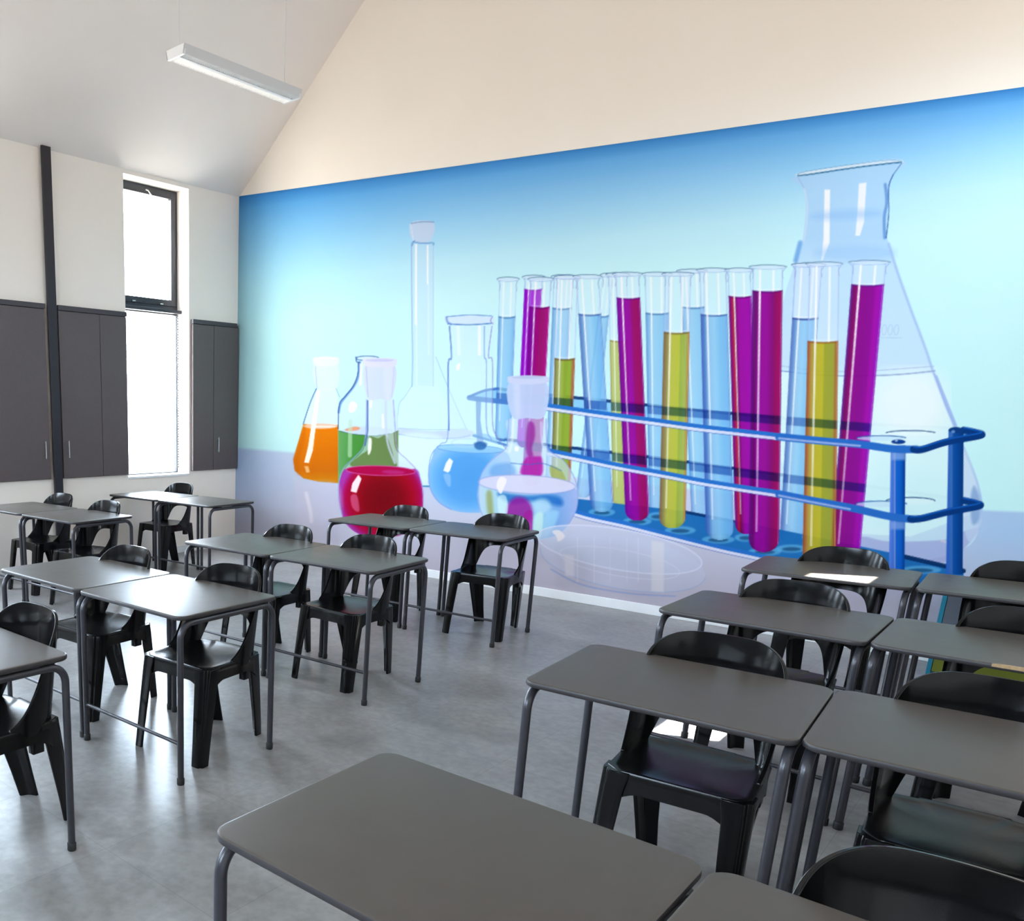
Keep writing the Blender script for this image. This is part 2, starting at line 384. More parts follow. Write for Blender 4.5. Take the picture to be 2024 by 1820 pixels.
    # left end and little left post
    A.poly([(941,785),(952,787),(950,830),(957,878),(958,888),(944,888),(942,850)],(95,140,205),.85,1.5,False)
    A.ell(950,878,14,6,(40,95,160),.8,3)
    A.line([(928,786),(950,789),(1008,795)],10,(70,125,200),.95,1.5); A.line([(928,784),(958,772),(985,768)],5,(60,110,190),.9)
    A.line([(937,861),(1003,880)],5,(60,125,200),.85)
    bar([(1076,803),(1140,812),(1210,822),(1300,834),(1380,845),(1460,854),(1540,863)])
    bar([(1085,893),(1140,904),(1220,921),(1320,939),(1380,951),(1460,964),(1540,976)])
    def curved(pts,end):
        A.line(pts,15,(40,110,200),1,1.5)
        A.line([(x,y+3) for x,y in pts[:3]],4,(185,195,235),.8,2)
        A.line(end,14,(5,55,125),1,1.5)
        A.line([(x,y-5) for x,y in end],3,(15,95,190),.9,1.5)
    # plates, right end
    A.ell(1800,856,48,5,(235,255,255),.85,2); A.ell(1800,856,48,5,(10,50,110),.8,1.2,ring=2,lo=-2,hi=0)
    A.ell(1742,866,48,5,(200,235,252),.7,2); A.ell(1742,866,48,5,(20,80,160),.8,1.2,ring=2,lo=-2,hi=0)
    A.ell(1800,990,48,7,(225,250,252),.8,2); A.ell(1800,990,48,7,(10,50,110),.8,1.2,ring=2,lo=-2,hi=0)
    A.ell(1742,996,50,6,(200,230,250),.7,2); A.ell(1742,996,50,6,(20,80,160),.8,1.2,ring=2,lo=-2,hi=0)
    def postc(xc,w):
        return lambda x,y: ramp([(-1,(90,130,225)),(-.5,(60,115,215)),(-.35,(140,160,215)),(-.2,(20,100,205)),(.4,(10,95,200)),(1,(0,60,140))])(np.clip((x-xc)/w,-1,1))
    A.poly([(1875,850),(1905,850),(1903,1135),(1870,1135)],lambda x,y: ramp([(-1,(40,100,200)),(-.4,(60,110,180)),(-.2,(10,80,165)),(1,(0,55,125))])(np.clip((x-1888)/16,-1,1)),1,1.5,False)
    A.poly([(1761,880),(1790,880),(1788,1140),(1757,1140)],postc(1774,15),1,1.5,False)
    A.poly([(1762,892),(1790,892),(1790,909),(1762,909)],(150,180,235),.7,6,False)
    A.poly([(1760,1030),(1789,1030),(1789,1046),(1760,1046)],(140,170,230),.7,6,False)
    curved([(1540,863),(1620,871),(1700,878),(1765,887),(1812,888)],[(1806,888),(1824,888),(1872,873),(1936,861),(1934,856),(1905,850)])
    curved([(1540,976),(1600,988),(1680,1003),(1757,1020),(1805,1026)],[(1800,1026),(1824,1024),(1872,1012),(1934,1000),(1930,995),(1905,989)])
    A.ell(1776,873,14,4.5,(10,60,140),1,1.5); A.ell(1772,871,3,2,(200,215,245),.8)
    A.ell(1890,850,15,6,(10,60,130),1,1.5); A.ell(1884,853,4,3,(120,160,215),.8)
    bar([(1130,1011),(1168,1022),(1233,1036),(1300,1053),(1420,1083),(1511,1103),(1600,1128)])
    # ---- blue flask ----
    bulb=[(886,858),(874,874),(856,893),(847,930),(850,962),(865,990),(892,1007),(925,1013),(965,1010),(1000,985),(1010,940),(995,893),(982,872),(975,850),(972,716),(965,706),(973,641),(888,641),(892,706),(886,716)]
    A.poly(bulb,(215,240,252),.38,1.2,False)
    def bluec(x,y):
        r=np.sqrt(((x-925)/80)**2+((y-945)/70)**2)
        return ramp([(0,(78,158,230)),(.6,(84,162,232)),(.85,(105,178,240)),(1,(140,190,240))])(r)
    A.poly([(866,886),(855,903),(848,926),(847,945),(852,968),(865,990),(892,1007),(925,1013),(965,1010),(1000,985),(1010,940),(1000,893),(925,886)],bluec,.97,1.4)
    A.ell(930,887,66,8,(150,205,245),.9,1.5,rot=.05); A.ell(930,887,66,8,(90,150,220),.7,1.2,ring=1.5,rot=.05)
    A.ell(925,874,32,7,(185,210,245),.6,2,ring=2); A.ell(950,881,12,8,(30,90,160),.75,3)
    A.poly([(889,905),(896,911),(890,930),(886,934),(877,930),(882,915)],W,.95,1.2,False); A.poly([(877,938),(890,938),(891,960),(884,958)],(160,200,240),.6,3)
    A.line([(886,716),(886,858),(872,877),(854,897),(848,930),(851,965),(868,992),(893,1007)],1.8,(120,150,220),.75)
    A.line([(889,645),(893,706),(887,716),(887,800),(888,850)],2.6,(85,120,200),.8)
    A.line([(973,645),(966,704),(974,716),(974,830),(982,862),(1002,888)],2,(140,130,205),.75)
    A.line([(958,645),(958,704),(962,720),(962,840),(972,868)],2,(120,150,225),.75)
    A.line([(948,645),(948,700)],6,W,.75,2); A.line([(906,645),(908,700)],6,W,.45,3); A.poly([(903,722),(910,718),(908,730),(903,732)],W,.9)
    A.poly([(881,630),(884,625),(928,623),(972,625),(976,632),(974,640),(928,643),(886,641)],(215,235,253),.9)
    A.line([(884,626),(928,622.5),(972,624.5)],2,(100,150,220),.85); A.line([(886,640),(928,642),(972,639)],2.4,(75,130,205),.85)
    A.line([(883,627),(885,636),(892,641)],4,(100,140,215),.7,2); A.line([(974,626),(970,634),(975,640)],2,(130,130,205),.7)
    # ---- clear flask at the front ----
    cb=[(1006,828),(1004,860),(1000,885),(975,905),(955,930),(945,965),(945,990),(955,1025),(980,1050),(1020,1066),(1060,1068),(1100,1058),(1128,1030),(1141,1000),(1143,970),(1132,935),(1110,905),(1085,890),(1080,870),(1079,828)]
    A.poly(cb,(205,226,248),.62)
    A.poly([(1045,835),(1056,838),(1058,862),(1052,885),(1054,900),(1043,900),(1040,870)],(150,40,150),.8,5)
    A.poly([(1040,905),(1060,902),(1072,906),(1070,940),(1030,937)],(180,20,160),.8,5)
    A.poly([(975,920),(1010,915),(1018,938),(972,940)],(100,160,225),.6,8); A.poly([(1088,920),(1110,930),(1118,950),(1092,945)],(165,175,80),.75,3)
    A.line([(1010,915),(1045,918),(1075,916),(1110,930)],2,(60,110,190),.6)
    A.poly([(950,958),(985,972),(1043,978),(1100,974),(1138,966),(1141,1000),(1128,1030),(1100,1058),(1043,1066),(985,1050),(955,1020)],lambda x,y:ramp([(0,(190,220,235)),(.3,(160,215,235)),(.6,(150,205,240)),(.8,(120,170,230)),(1,(165,185,235))])(np.clip((x-950)/190,0,1)),.95,2)
    A.poly([(985,974),(1043,979),(1085,977),(1110,985),(1108,1000),(1060,990),(1010,995)],(20,100,190),.75,9)
    A.poly([(962,975),(972,972),(976,1010),(978,1040),(965,1015)],(150,160,80),.7,7)
    A.ell(1027,1012,26,30,(150,25,150),.85,9); A.poly([(1035,1020),(1052,1010),(1052,1060),(1040,1062)],(165,30,150),.8,3)
    A.ell(1072,1000,17,15,(185,225,245),.75,9); A.poly([(1058,1018),(1074,1016),(1070,1060),(1054,1060)],(205,245,235),.8,5); A.poly([(1080,1015),(1105,1012),(1090,1050),(1074,1058)],(160,215,245),.7,6)
    A.poly([(984,985),(1000,980),(1004,1010),(990,1030)],(215,245,245),.7,3)
    A.ell(1042,957,96,18,(218,218,242),.95,1.6,rot=.05); A.ell(1042,957,96,18,(150,165,220),.7,1.4,ring=2,rot=.05)
    A.poly([(992,942),(1002,948),(996,965),(990,976),(982,962),(985,948)],(250,245,248),.9,1.5)
    A.line([(1006,828),(1004,862),(1000,886),(975,907),(953,935),(946,968),(948,1000),(960,1032)],2,(150,165,225),.8)
    A.line([(1080,828),(1081,872),(1088,892),(1112,908),(1133,938),(1142,970),(1140,1005),(1125,1035)],2,(150,165,225),.8)
    A.line([(1015,830),(1013,870),(1008,892)],5,W,.45,3); A.poly([(1019,882),(1026,884),(1024,892),(1018,890)],W,.9)
    A.line([(1070,835),(1072,875),(1085,900)],4,(215,225,250),.6,3)
    A.poly([(1007,756),(1080,756),(1077,822),(1043,826),(1012,822)],(192,210,243),.97)
    A.poly([(1016,760),(1028,760),(1030,820),(1020,820)],(212,222,247),.6,7)
    A.poly([(1004,749),(1007,744),(1043,742),(1081,744),(1085,750),(1082,756),(1043,760),(1008,757)],(206,215,243),1)
    A.ell(1044,746,32,2.6,(182,195,232),.8)
    # ---- petri dish ----
    A.ell(1232,1112,165,52,(200,212,240),.35,2,rot=.17); A.ell(1232,1112,165,52,(150,175,225),.55,1.4,ring=2,rot=.17,lo=0)
    A.ell(1225,1086,165,40,(202,212,238),.5,2,rot=.17); A.ell(1225,1086,165,40,(222,228,250),.9,1.4,ring=2.4,rot=.17)
    A.ell(1225,1112,120,26,(222,228,246),.5,1.4,ring=2,rot=.17)
    A.poly([(1288,1068),(1313,1072),(1312,1170),(1288,1168)],(228,228,236),.65,4,False); A.poly([(1115,1095),(1135,1098),(1135,1140),(1118,1136)],(226,224,234),.6,4,False)
    for xx in (1142,1175,1207,1240,1262): A.line([(xx,1062),(xx,1100),(xx,1150)],1.2,(228,234,250),.5)
    A.line([(1090,1125),(1150,1155),(1240,1172),(1335,1178)],3,(140,165,220),.7,2)
    A.poly([(1092,1050),(1106,1048),(1117,1060),(1104,1070),(1100,1060)],(240,235,238),.9,2)
    return A
# ------------------------------------------------------------------ materials
def srgb(r, g, b):
    f = lambda c: (c/255/12.92) if c/255 <= 0.04045 else ((c/255+0.055)/1.055)**2.4
    return (f(r), f(g), f(b), 1.0)

def material(name, col, rough=0.5, metal=0.0, spec=0.5, col2=None, scale=8.0, bump=0.0, bscale=200.0, detail=4.0, rvar=0.0, coat=0.0):
    m = bpy.data.materials.new(name); m.use_nodes = True
    n = m.node_tree.nodes; l = m.node_tree.links
    b = n['Principled BSDF']
    b.inputs['Roughness'].default_value = rough; b.inputs['Metallic'].default_value = metal
    b.inputs['Specular IOR Level'].default_value = spec
    b.inputs['Coat Weight'].default_value = coat
    tc = n.new('ShaderNodeTexCoord')
    nz = n.new('ShaderNodeTexNoise'); nz.inputs['Scale'].default_value = scale; nz.inputs['Detail'].default_value = detail
    l.new(tc.outputs['Object'], nz.inputs['Vector'])
    rp = n.new('ShaderNodeValToRGB'); rp.color_ramp.elements[0].position = 0.3; rp.color_ramp.elements[1].position = 0.7
    rp.color_ramp.elements[0].color = col; rp.color_ramp.elements[1].color = col2 or col
    l.new(nz.outputs['Fac'], rp.inputs['Fac']); l.new(rp.outputs['Color'], b.inputs['Base Color'])
    if rvar:
        mr = n.new('ShaderNodeMapRange'); mr.inputs['To Min'].default_value = rough-rvar; mr.inputs['To Max'].default_value = rough+rvar
        l.new(nz.outputs['Fac'], mr.inputs['Value']); l.new(mr.outputs['Result'], b.inputs['Roughness'])
    if bump:
        nb = n.new('ShaderNodeTexNoise'); nb.inputs['Scale'].default_value = bscale
        l.new(tc.outputs['Object'], nb.inputs['Vector'])
        bp = n.new('ShaderNodeBump'); bp.inputs['Strength'].default_value = bump; bp.inputs['Distance'].default_value = 0.002
        l.new(nb.outputs['Fac'], bp.inputs['Height']); l.new(bp.outputs['Normal'], b.inputs['Normal'])
    return m

M = {}
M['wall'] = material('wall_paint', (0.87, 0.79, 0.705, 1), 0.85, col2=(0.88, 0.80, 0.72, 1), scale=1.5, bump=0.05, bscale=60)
M['backwall'] = material('darkened_back_wall', (0.10, 0.095, 0.09, 1), 0.9)  # dark tone put on the unseen back wall to dim reflections in the chairs
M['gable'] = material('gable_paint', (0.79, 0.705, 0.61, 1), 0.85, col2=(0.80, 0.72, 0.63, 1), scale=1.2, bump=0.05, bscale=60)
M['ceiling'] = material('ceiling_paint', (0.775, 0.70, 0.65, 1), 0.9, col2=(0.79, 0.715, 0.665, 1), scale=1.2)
M['white'] = material('white_gloss_paint', (0.80, 0.80, 0.80, 1), 0.35, col2=(0.77, 0.77, 0.78, 1))
M['desk'] = material('dark_grey_laminate', (0.070, 0.060, 0.051, 1), 0.36, spec=0.14, col2=(0.077, 0.066, 0.056, 1), scale=14, bump=0.06, bscale=500, rvar=0.05)
M['edge'] = material('shaded_laminate_sides', (0.030, 0.027, 0.028, 1), 0.42, spec=0.35, col2=(0.036, 0.032, 0.034, 1))  # desktop laminate with the shade of its sides painted into a darker tone
M['tube'] = material('grey_powder_coat', (0.034, 0.033, 0.040, 1), 0.33, col2=(0.040, 0.039, 0.046, 1), metal=0.25, scale=40)
M['rubber'] = material('black_rubber', (0.012, 0.012, 0.012, 1), 0.6)
M['plastic'] = material('black_moulded_plastic', (0.0030, 0.0028, 0.0030, 1), 0.17, spec=0.27, col2=(0.005, 0.0048, 0.005, 1), scale=20, bump=0.03, bscale=350, rvar=0.03)
M['seatplastic'] = material('black_textured_plastic', (0.0040, 0.0036, 0.0036, 1), 0.23, spec=0.23, col2=(0.0062, 0.0058, 0.0056, 1), scale=20, bump=0.06, bscale=250)
M['cabinet'] = material('charcoal_cabinet_board', (0.092, 0.072, 0.073, 1), 0.5, col2=(0.099, 0.078, 0.079, 1), scale=30, bump=0.03, bscale=400)
M['rail'] = material('charcoal_rail', (0.050, 0.044, 0.050, 1), 0.5)
M['post'] = material('charcoal_steel_paint', (0.022, 0.020, 0.026, 1), 0.4, metal=0.2)
M['steel'] = material('brushed_steel', (0.55, 0.53, 0.50, 1), 0.3, metal=0.9, col2=(0.6, 0.58, 0.55, 1))
M['alu'] = material('anthracite_window_frame', (0.020, 0.024, 0.034, 1), 0.4, metal=0.2)
M['lightgrey'] = material('pale_grey_metal', (0.66, 0.65, 0.64, 1), 0.5)
M['lampwhite'] = material('white_enamel', (0.78, 0.77, 0.76, 1), 0.45)
M['teal'] = material('teal_laminate', (0.01, 0.20, 0.30, 1), 0.45)
M['slate'] = material('slate_grey_laminate', (0.085, 0.10, 0.13, 1), 0.5, col2=(0.095, 0.11, 0.14, 1))
M['olive'] = material('olive_green_laminate', (0.14, 0.16, 0.01, 1), 0.5, col2=(0.16, 0.18, 0.015, 1))
M['chip'] = material('bare_chipboard', (0.30, 0.19, 0.09, 1), 0.8, col2=(0.40, 0.27, 0.14, 1), scale=120)

def floor_material():
    m = bpy.data.materials.new('grey_vinyl_tiles'); m.use_nodes = True
    n = m.node_tree.nodes; l = m.node_tree.links; b = n['Principled BSDF']
    tc = n.new('ShaderNodeTexCoord')
    n1 = n.new('ShaderNodeTexNoise'); n1.inputs['Scale'].default_value = 3.0; n1.inputs['Detail'].default_value = 4; n1.inputs['Roughness'].default_value = 0.6
    n2 = n.new('ShaderNodeTexNoise'); n2.inputs['Scale'].default_value = 26.0; n2.inputs['Detail'].default_value = 8
    br = n.new('ShaderNodeTexBrick'); br.offset = 0.0; br.inputs['Scale'].default_value = 1.0
    br.inputs['Brick Width'].default_value = 0.6; br.inputs['Row Height'].default_value = 0.6
    br.inputs['Mortar Size'].default_value = 0.0016; br.inputs['Mortar Smooth'].default_value = 0.3
    br.inputs['Color1'].default_value = (1, 1, 1, 1); br.inputs['Color2'].default_value = (0.93, 0.93, 0.93, 1); br.inputs['Mortar'].default_value = (0.72, 0.72, 0.72, 1)
    mp = n.new('ShaderNodeMapping'); mp.inputs['Location'].default_value = (0.13, 0.21, 0.437); mp.inputs['Rotation'].default_value = (0.02, 0.015, 0.0)
    l.new(tc.outputs['Object'], mp.inputs['Vector'])
    for q in (n1, n2): l.new(mp.outputs[0], q.inputs['Vector'])
    l.new(tc.outputs['Object'], br.inputs['Vector'])
    r1 = n.new('ShaderNodeValToRGB'); r1.color_ramp.elements[0].position = 0.25; r1.color_ramp.elements[1].position = 0.75
    r1.color_ramp.elements[0].color = (0.195, 0.186, 0.181, 1); r1.color_ramp.elements[1].color = (0.330, 0.320, 0.312, 1)
    l.new(n1.outputs['Fac'], r1.inputs['Fac'])
    r2 = n.new('ShaderNodeValToRGB'); r2.color_ramp.elements[0].position = 0.35; r2.color_ramp.elements[1].position = 0.65
    r2.color_ramp.elements[0].color = (0.80, 0.80, 0.80, 1); r2.color_ramp.elements[1].color = (1, 1, 1, 1)
    l.new(n2.outputs['Fac'], r2.inputs['Fac'])
    x1 = n.new('ShaderNodeMixRGB'); x1.blend_type = 'MULTIPLY'; x1.inputs[0].default_value = 1
    x2 = n.new('ShaderNodeMixRGB'); x2.blend_type = 'MULTIPLY'; x2.inputs[0].default_value = 1
    l.new(r1.outputs[0], x1.inputs[1]); l.new(r2.outputs[0], x1.inputs[2])
    l.new(x1.outputs[0], x2.inputs[1]); l.new(br.outputs['Color'], x2.inputs[2])
    l.new(x2.outputs[0], b.inputs['Base Color'])
    mr = n.new('ShaderNodeMapRange'); mr.inputs['To Min'].default_value = 0.30; mr.inputs['To Max'].default_value = 0.37
    l.new(n1.outputs['Fac'], mr.inputs['Value']); l.new(mr.outputs[0], b.inputs['Roughness'])
    bp = n.new('ShaderNodeBump'); bp.inputs['Strength'].default_value = 0.12; bp.inputs['Distance'].default_value = 0.003
    l.new(n2.outputs['Fac'], bp.inputs['Height']); l.new(bp.outputs[0], b.inputs['Normal'])
    return m
M['floor'] = floor_material()

def glass_material():
    m = bpy.data.materials.new('window_glass'); m.use_nodes = True
    n = m.node_tree.nodes; l = m.node_tree.links; n.clear()
    o = n.new('ShaderNodeOutputMaterial'); t = n.new('ShaderNodeBsdfTransparent'); g = n.new('ShaderNodeBsdfGlossy')
    g.inputs['Roughness'].default_value = 0.02
    t.inputs['Color'].default_value = (0.97, 0.98, 0.98, 1)
    mx = n.new('ShaderNodeMixShader'); mx.inputs[0].default_value = 0.05
    l.new(t.outputs[0], mx.inputs[1]); l.new(g.outputs[0], mx.inputs[2]); l.new(mx.outputs[0], o.inputs[0])
    return m
M['glass'] = glass_material()

def lamp_material():
    m = bpy.data.materials.new('lit_fluorescent_tube'); m.use_nodes = True
    n = m.node_tree.nodes; l = m.node_tree.links; n.clear()
    o = n.new('ShaderNodeOutputMaterial'); e = n.new('ShaderNodeEmission')
    e.inputs['Color'].default_value = (1.0, 0.96, 0.88, 1); e.inputs['Strength'].default_value = 3.0
    l.new(e.outputs[0], o.inputs[0])
    return m
M['lamp'] = lamp_material()

# ------------------------------------------------------------------ mesh helpers
def obj(name, bm, mat, parent=None, smooth=None, loc=None):
    bmesh.ops.recalc_face_normals(bm, faces=bm.faces[:])
    me = bpy.data.meshes.new(name); bm.to_mesh(me); bm.free()
    me.materials.append(M[mat])
    if smooth:
        for p in me.polygons: p.use_smooth = True
        me.set_sharp_from_angle(angle=math.radians(smooth))
    o = bpy.data.objects.new(name, me); COL.objects.link(o)
    if parent: o.parent = parent
    if loc: o.location = loc
    return o

def thing(name, label, cat, loc=(0, 0, 0), rz=0.0, group=None):
    o = bpy.data.objects.new(name, None); COL.objects.link(o)
    o.empty_display_size = 0.1
    o.location = loc; o.rotation_euler = (0, 0, rz); tag(o, label, cat, group); return o

def tag(o, label, cat, group=None):
    o['label'] = label; o['category'] = cat
    if group: o['group'] = group

def struct(o, label=None):
    o['kind'] = 'structure'
    if label: o['label'] = label
    return o

def copy_tree(o, parent=None):
    c = o.copy(); COL.objects.link(c)
    if parent: c.parent = parent
    for ch in list(o.children): copy_tree(ch, c)
    return c

def box(bm, x0, x1, y0, y1, z0, z1, bev=0.0):
    b2 = bmesh.new(); bmesh.ops.create_cube(b2, size=1)
    for v in b2.verts:
        v.co = Vector(((x0+x1)/2+v.co.x*(x1-x0), (y0+y1)/2+v.co.y*(y1-y0), (z0+z1)/2+v.co.z*(z1-z0)))
    if bev: bmesh.ops.bevel(b2, geom=b2.edges[:], offset=bev, segments=2, affect='EDGES', profile=0.5)
    merge(bm, b2)

def merge(bm, b2):
    me = bpy.data.meshes.new('tmp'); b2.to_mesh(me); b2.free(); bm.from_mesh(me); bpy.data.meshes.remove(me)

def prism(bm, pts, axis, a, b):
    # closed polygon pts in the plane normal to axis, between a and b
    def P(u, v, w):
        return (w, u, v) if axis == 'x' else (u, w, v) if axis == 'y' else (u, v, w)
    A = [bm.verts.new(P(u, v, a)) for u, v in pts]; B = [bm.verts.new(P(u, v, b)) for u, v in pts]
    n = len(pts)
    bm.faces.new(A); bm.faces.new(B)
    for i in range(n): bm.faces.new((A[i], A[(i+1) % n], B[(i+1) % n], B[i]))

def tube_path(bm, path, r, seg=16, cap=True):
    P = [Vector(p) for p in path]; rings = []
    up = Vector((0, 0, 1))
    t0 = (P[1]-P[0]).normalized()
    nrm = t0.orthogonal().normalized()
    for i, p in enumerate(P):
        if i == 0: t = (P[1]-P[0])
        elif i == len(P)-1: t = (P[-1]-P[-2])
        else: t = (P[i+1]-P[i]).normalized()+(P[i]-P[i-1]).normalized()
        t.normalize()
        nrm = (nrm - t*nrm.dot(t)).normalized(); bi = t.cross(nrm)
        rr = r[i] if isinstance(r, (list, tuple)) else r
        rings.append([bm.verts.new(p+nrm*math.cos(2*math.pi*k/seg)*rr+bi*math.sin(2*math.pi*k/seg)*rr) for k in range(seg)])
    for a, b in zip(rings, rings[1:]):
        for k in range(seg): bm.faces.new((a[k], a[(k+1) % seg], b[(k+1) % seg], b[k]))
    if cap: bm.faces.new(rings[0]); bm.faces.new(rings[-1])

def loft(bm, rings, cap=True):
    R = [[bm.verts.new(p) for p in r] for r in rings]
    n = len(R[0])
    for a, b in zip(R, R[1:]):
        for k in range(n): bm.faces.new((a[k], a[(k+1) % n], b[(k+1) % n], b[k]))
    if cap: bm.faces.new(R[0]); bm.faces.new(R[-1])

# ------------------------------------------------------------------ room shell
RW, RL, EAVE, SLOPE = 7.46, 9.6, 3.86, 0.865
RIDGE_X, RIDGE_Z = RW/2, EAVE + SLOPE*RW/2
TH = 0.25; RTH = 0.08
bm = bmesh.new(); box(bm, -TH, RW+RTH, -RL-TH, TH, -0.1, 0); struct(obj('floor', bm, 'floor'))

WIN = [(-1.600, -0.745), (-4.255, -3.400), (-6.910, -6.055), (-9.565+0.2, -8.710)]      # windows of the left wall (y range)
WZ0, WZ1 = 0.885, 3.82
bm = bmesh.new()
ys = [-RL]+[v for w in sorted(WIN) for v in w]+[0.0]
for a, b in zip(ys[::2], ys[1::2]): box(bm, -TH, 0, a, b, 0, EAVE)
for a, b in WIN:
    box(bm, -TH, 0, a, b, 0, WZ0); box(bm, -TH, 0, a, b, WZ1, EAVE)
struct(obj('wall_left', bm, 'wall'))

bm = bmesh.new()
prism(bm, [(-TH, 0), (RW+RTH, 0), (RW+RTH, EAVE-0.0), (RW, EAVE), (RIDGE_X, RIDGE_Z), (0, EAVE), (-TH, EAVE)], 'y', 0.0, TH)
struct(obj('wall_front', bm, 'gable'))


RWIN = (-1.765, -0.905, 3.08, 3.795)                               # high window in the right wall
bm = bmesh.new()
box(bm, RW, RW+RTH, -RL, RWIN[0], 0, EAVE); box(bm, RW, RW+RTH, RWIN[1], 0, 0, EAVE)
box(bm, RW, RW+RTH, RWIN[0], RWIN[1], 0, RWIN[2]); box(bm, RW, RW+RTH, RWIN[0], RWIN[1], RWIN[3], EAVE)
struct(obj('wall_right', bm, 'wall'))

FILL_WIN = [(1.1, 2.6, 2.0, 3.65), (4.6, 6.1, 2.0, 3.65)]         # made-up windows in the back wall, added for soft fill light
bm = bmesh.new()
box(bm, -TH, FILL_WIN[0][0], -RL-TH, -RL, 0, EAVE); box(bm, FILL_WIN[0][1], FILL_WIN[1][0], -RL-TH, -RL, 0, EAVE); box(bm, FILL_WIN[1][1], RW+RTH, -RL-TH, -RL, 0, EAVE)
for w in FILL_WIN:
    box(bm, w[0], w[1], -RL-TH, -RL, 0, w[2]); box(bm, w[0], w[1], -RL-TH, -RL, w[3], EAVE)
prism(bm, [(-TH, EAVE), (RW+RTH, EAVE), (RW, EAVE+0.001), (RIDGE_X, RIDGE_Z), (0, EAVE+0.001)], 'y', -RL-TH, -RL)
struct(obj('wall_back', bm, 'backwall'))

bm = bmesh.new()
k = 0.3
prism(bm, [(-TH, EAVE), (0, EAVE), (RIDGE_X, RIDGE_Z), (RW, EAVE), (RW+RTH, EAVE), (RW+RTH, EAVE+k), (RIDGE_X, RIDGE_Z+k+0.1), (-TH, EAVE+k)], 'y', -RL-TH, TH)
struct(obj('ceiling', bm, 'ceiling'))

for nm, args in (('baseboard_front', (0.0, RW, -0.018, 0.0, 0, 0.078)), ('baseboard_left', (0.0, 0.018, -RL, -0.018, 0, 0.078)),
                 ('baseboard_right', (RW-0.018, RW, -RL, -0.018, 0, 0.078)), ('baseboard_back', (0.018, RW-0.018, -RL, -RL+0.018, 0, 0.078))):
    bm = bmesh.new(); box(bm, *args, bev=0.003); struct(obj(nm, bm, 'white'))

# left windows: an opening sash above, a fixed light below
def left_window(name, y0, y1, detailed):
    w = bpy.data.objects.new(name, None); COL.objects.link(w); w.location = (0, 0, 0); struct(w)
    xo, xi = -0.235, -0.190
    zt0, zt1 = 2.60, 2.665                       # transom
    def ring(nm, ya, yb, za, zb, t, x0, x1, mat='alu'):
        bm = bmesh.new()
        box(bm, x0, x1, ya, ya+t, za, zb, 0.002); box(bm, x0, x1, yb-t, yb, za, zb, 0.002)
        box(bm, x0, x1, ya+t, yb-t, zb-t, zb, 0.002); box(bm, x0, x1, ya+t, yb-t, za, za+t, 0.002)
        return obj(nm, bm, mat, w)
    ring('frame', y0, y1, zt1, WZ1, 0.028, xo, xi)
    ring('sash', y0+0.030, y1-0.030, zt1+0.006, WZ1-0.024, 0.062, xo+0.006, xi+0.012)
    ring('lower_frame', y0, y1, WZ0, zt0, 0.016, xo, xi)
    bm = bmesh.new(); box(bm, xo, -0.11, y0+0.004, y1-0.004, zt0-0.006, zt0+0.028, 0.003); box(bm, xo, xi, y0+0.001, y1-0.001, zt0+0.028, zt1+0.001); obj('transom', bm, 'alu', w)
    bm = bmesh.new(); box(bm, -0.219, -0.213, y0+0.08, y1-0.08, zt1+0.06, WZ1-0.08); obj('pane', bm, 'glass', w)
    bm = bmesh.new(); box(bm, -0.219, -0.213, y0+0.014, y1-0.014, WZ0+0.014, zt0); obj('pane', bm, 'glass', w)
    bm = bmesh.new(); box(bm, -0.19, 0.012, y0+0.001, y1-0.001, WZ0-0.02, WZ0+0.004, 0.003); obj('sill', bm, 'white', w)
    if detailed:
        bm = bmesh.new()
        ym = (y0+y1)/2+0.02
        tube_path(bm, [(-0.17, ym-0.03, WZ1-0.05), (-0.165, ym, WZ1-0.055), (-0.15, ym+0.02, WZ1-0.09), (-0.15, ym+0.045, WZ1-0.105)], 0.006, 8)
        l = obj('stay', bm, 'steel', w, 40)
        for yy in (y0+0.24, y1-0.24):
            bm = bmesh.new(); box(bm, -0.178, -0.16, yy-0.02, yy+0.02, zt1+0.012, zt1+0.024, 0.002); obj('latch', bm, 'steel', w)
        # bead chain of the blind, hanging beside the right jamb
        bm = bmesh.new()
        z = WZ0+0.06
        while z < zt0-0.01:
            box(bm, -0.17, -0.158, y1-0.026, y1-0.014, z, z+0.018); z += 0.028
        obj('blind_chain', bm, 'alu', w)
    return w
for i, (a, b) in enumerate(WIN):
    left_window('window_%d' % (i+1), a, b, i == 0)
    portal('window_light', (-0.26, (a+b)/2, (WZ0+WZ1)/2), (1, 0, 0), b-a, WZ1-WZ0)

def simple_window(name, axis, a, b, za, zb, at, mull):
    w = bpy.data.objects.new(name, None); COL.objects.link(w); struct(w)
    def bx(bm, u0, u1, z0, z1, d0, d1):
        if axis == 'x': box(bm, at+d0, at+d1, u0, u1, z0, z1)
        else: box(bm, u0, u1, at+d0, at+d1, z0, z1)
    t = 0.03; bm = bmesh.new()
    bx(bm, a, a+t, za, zb, 0, .045); bx(bm, b-t, b, za, zb, 0, .045); bx(bm, a+t, b-t, za, za+t, 0, .045); bx(bm, a+t, b-t, zb-t, zb, 0, .045)
    for m in mull: bx(bm, m-t/2, m+t/2, za+t, zb-t, 0, .045)
    obj('frame', bm, 'alu', w)
    bm = bmesh.new(); bx(bm, a+t, b-t, za+t, zb-t, .02, .026); obj('pane', bm, 'glass', w)
simple_window('window_5', 'x', RWIN[0], RWIN[1], RWIN[2], RWIN[3], RW+0.035, [])
portal('window_light', (RW+RTH+0.01, (RWIN[0]+RWIN[1])/2, (RWIN[2]+RWIN[3])/2), (-1, 0, 0), RWIN[1]-RWIN[0], RWIN[3]-RWIN[2])
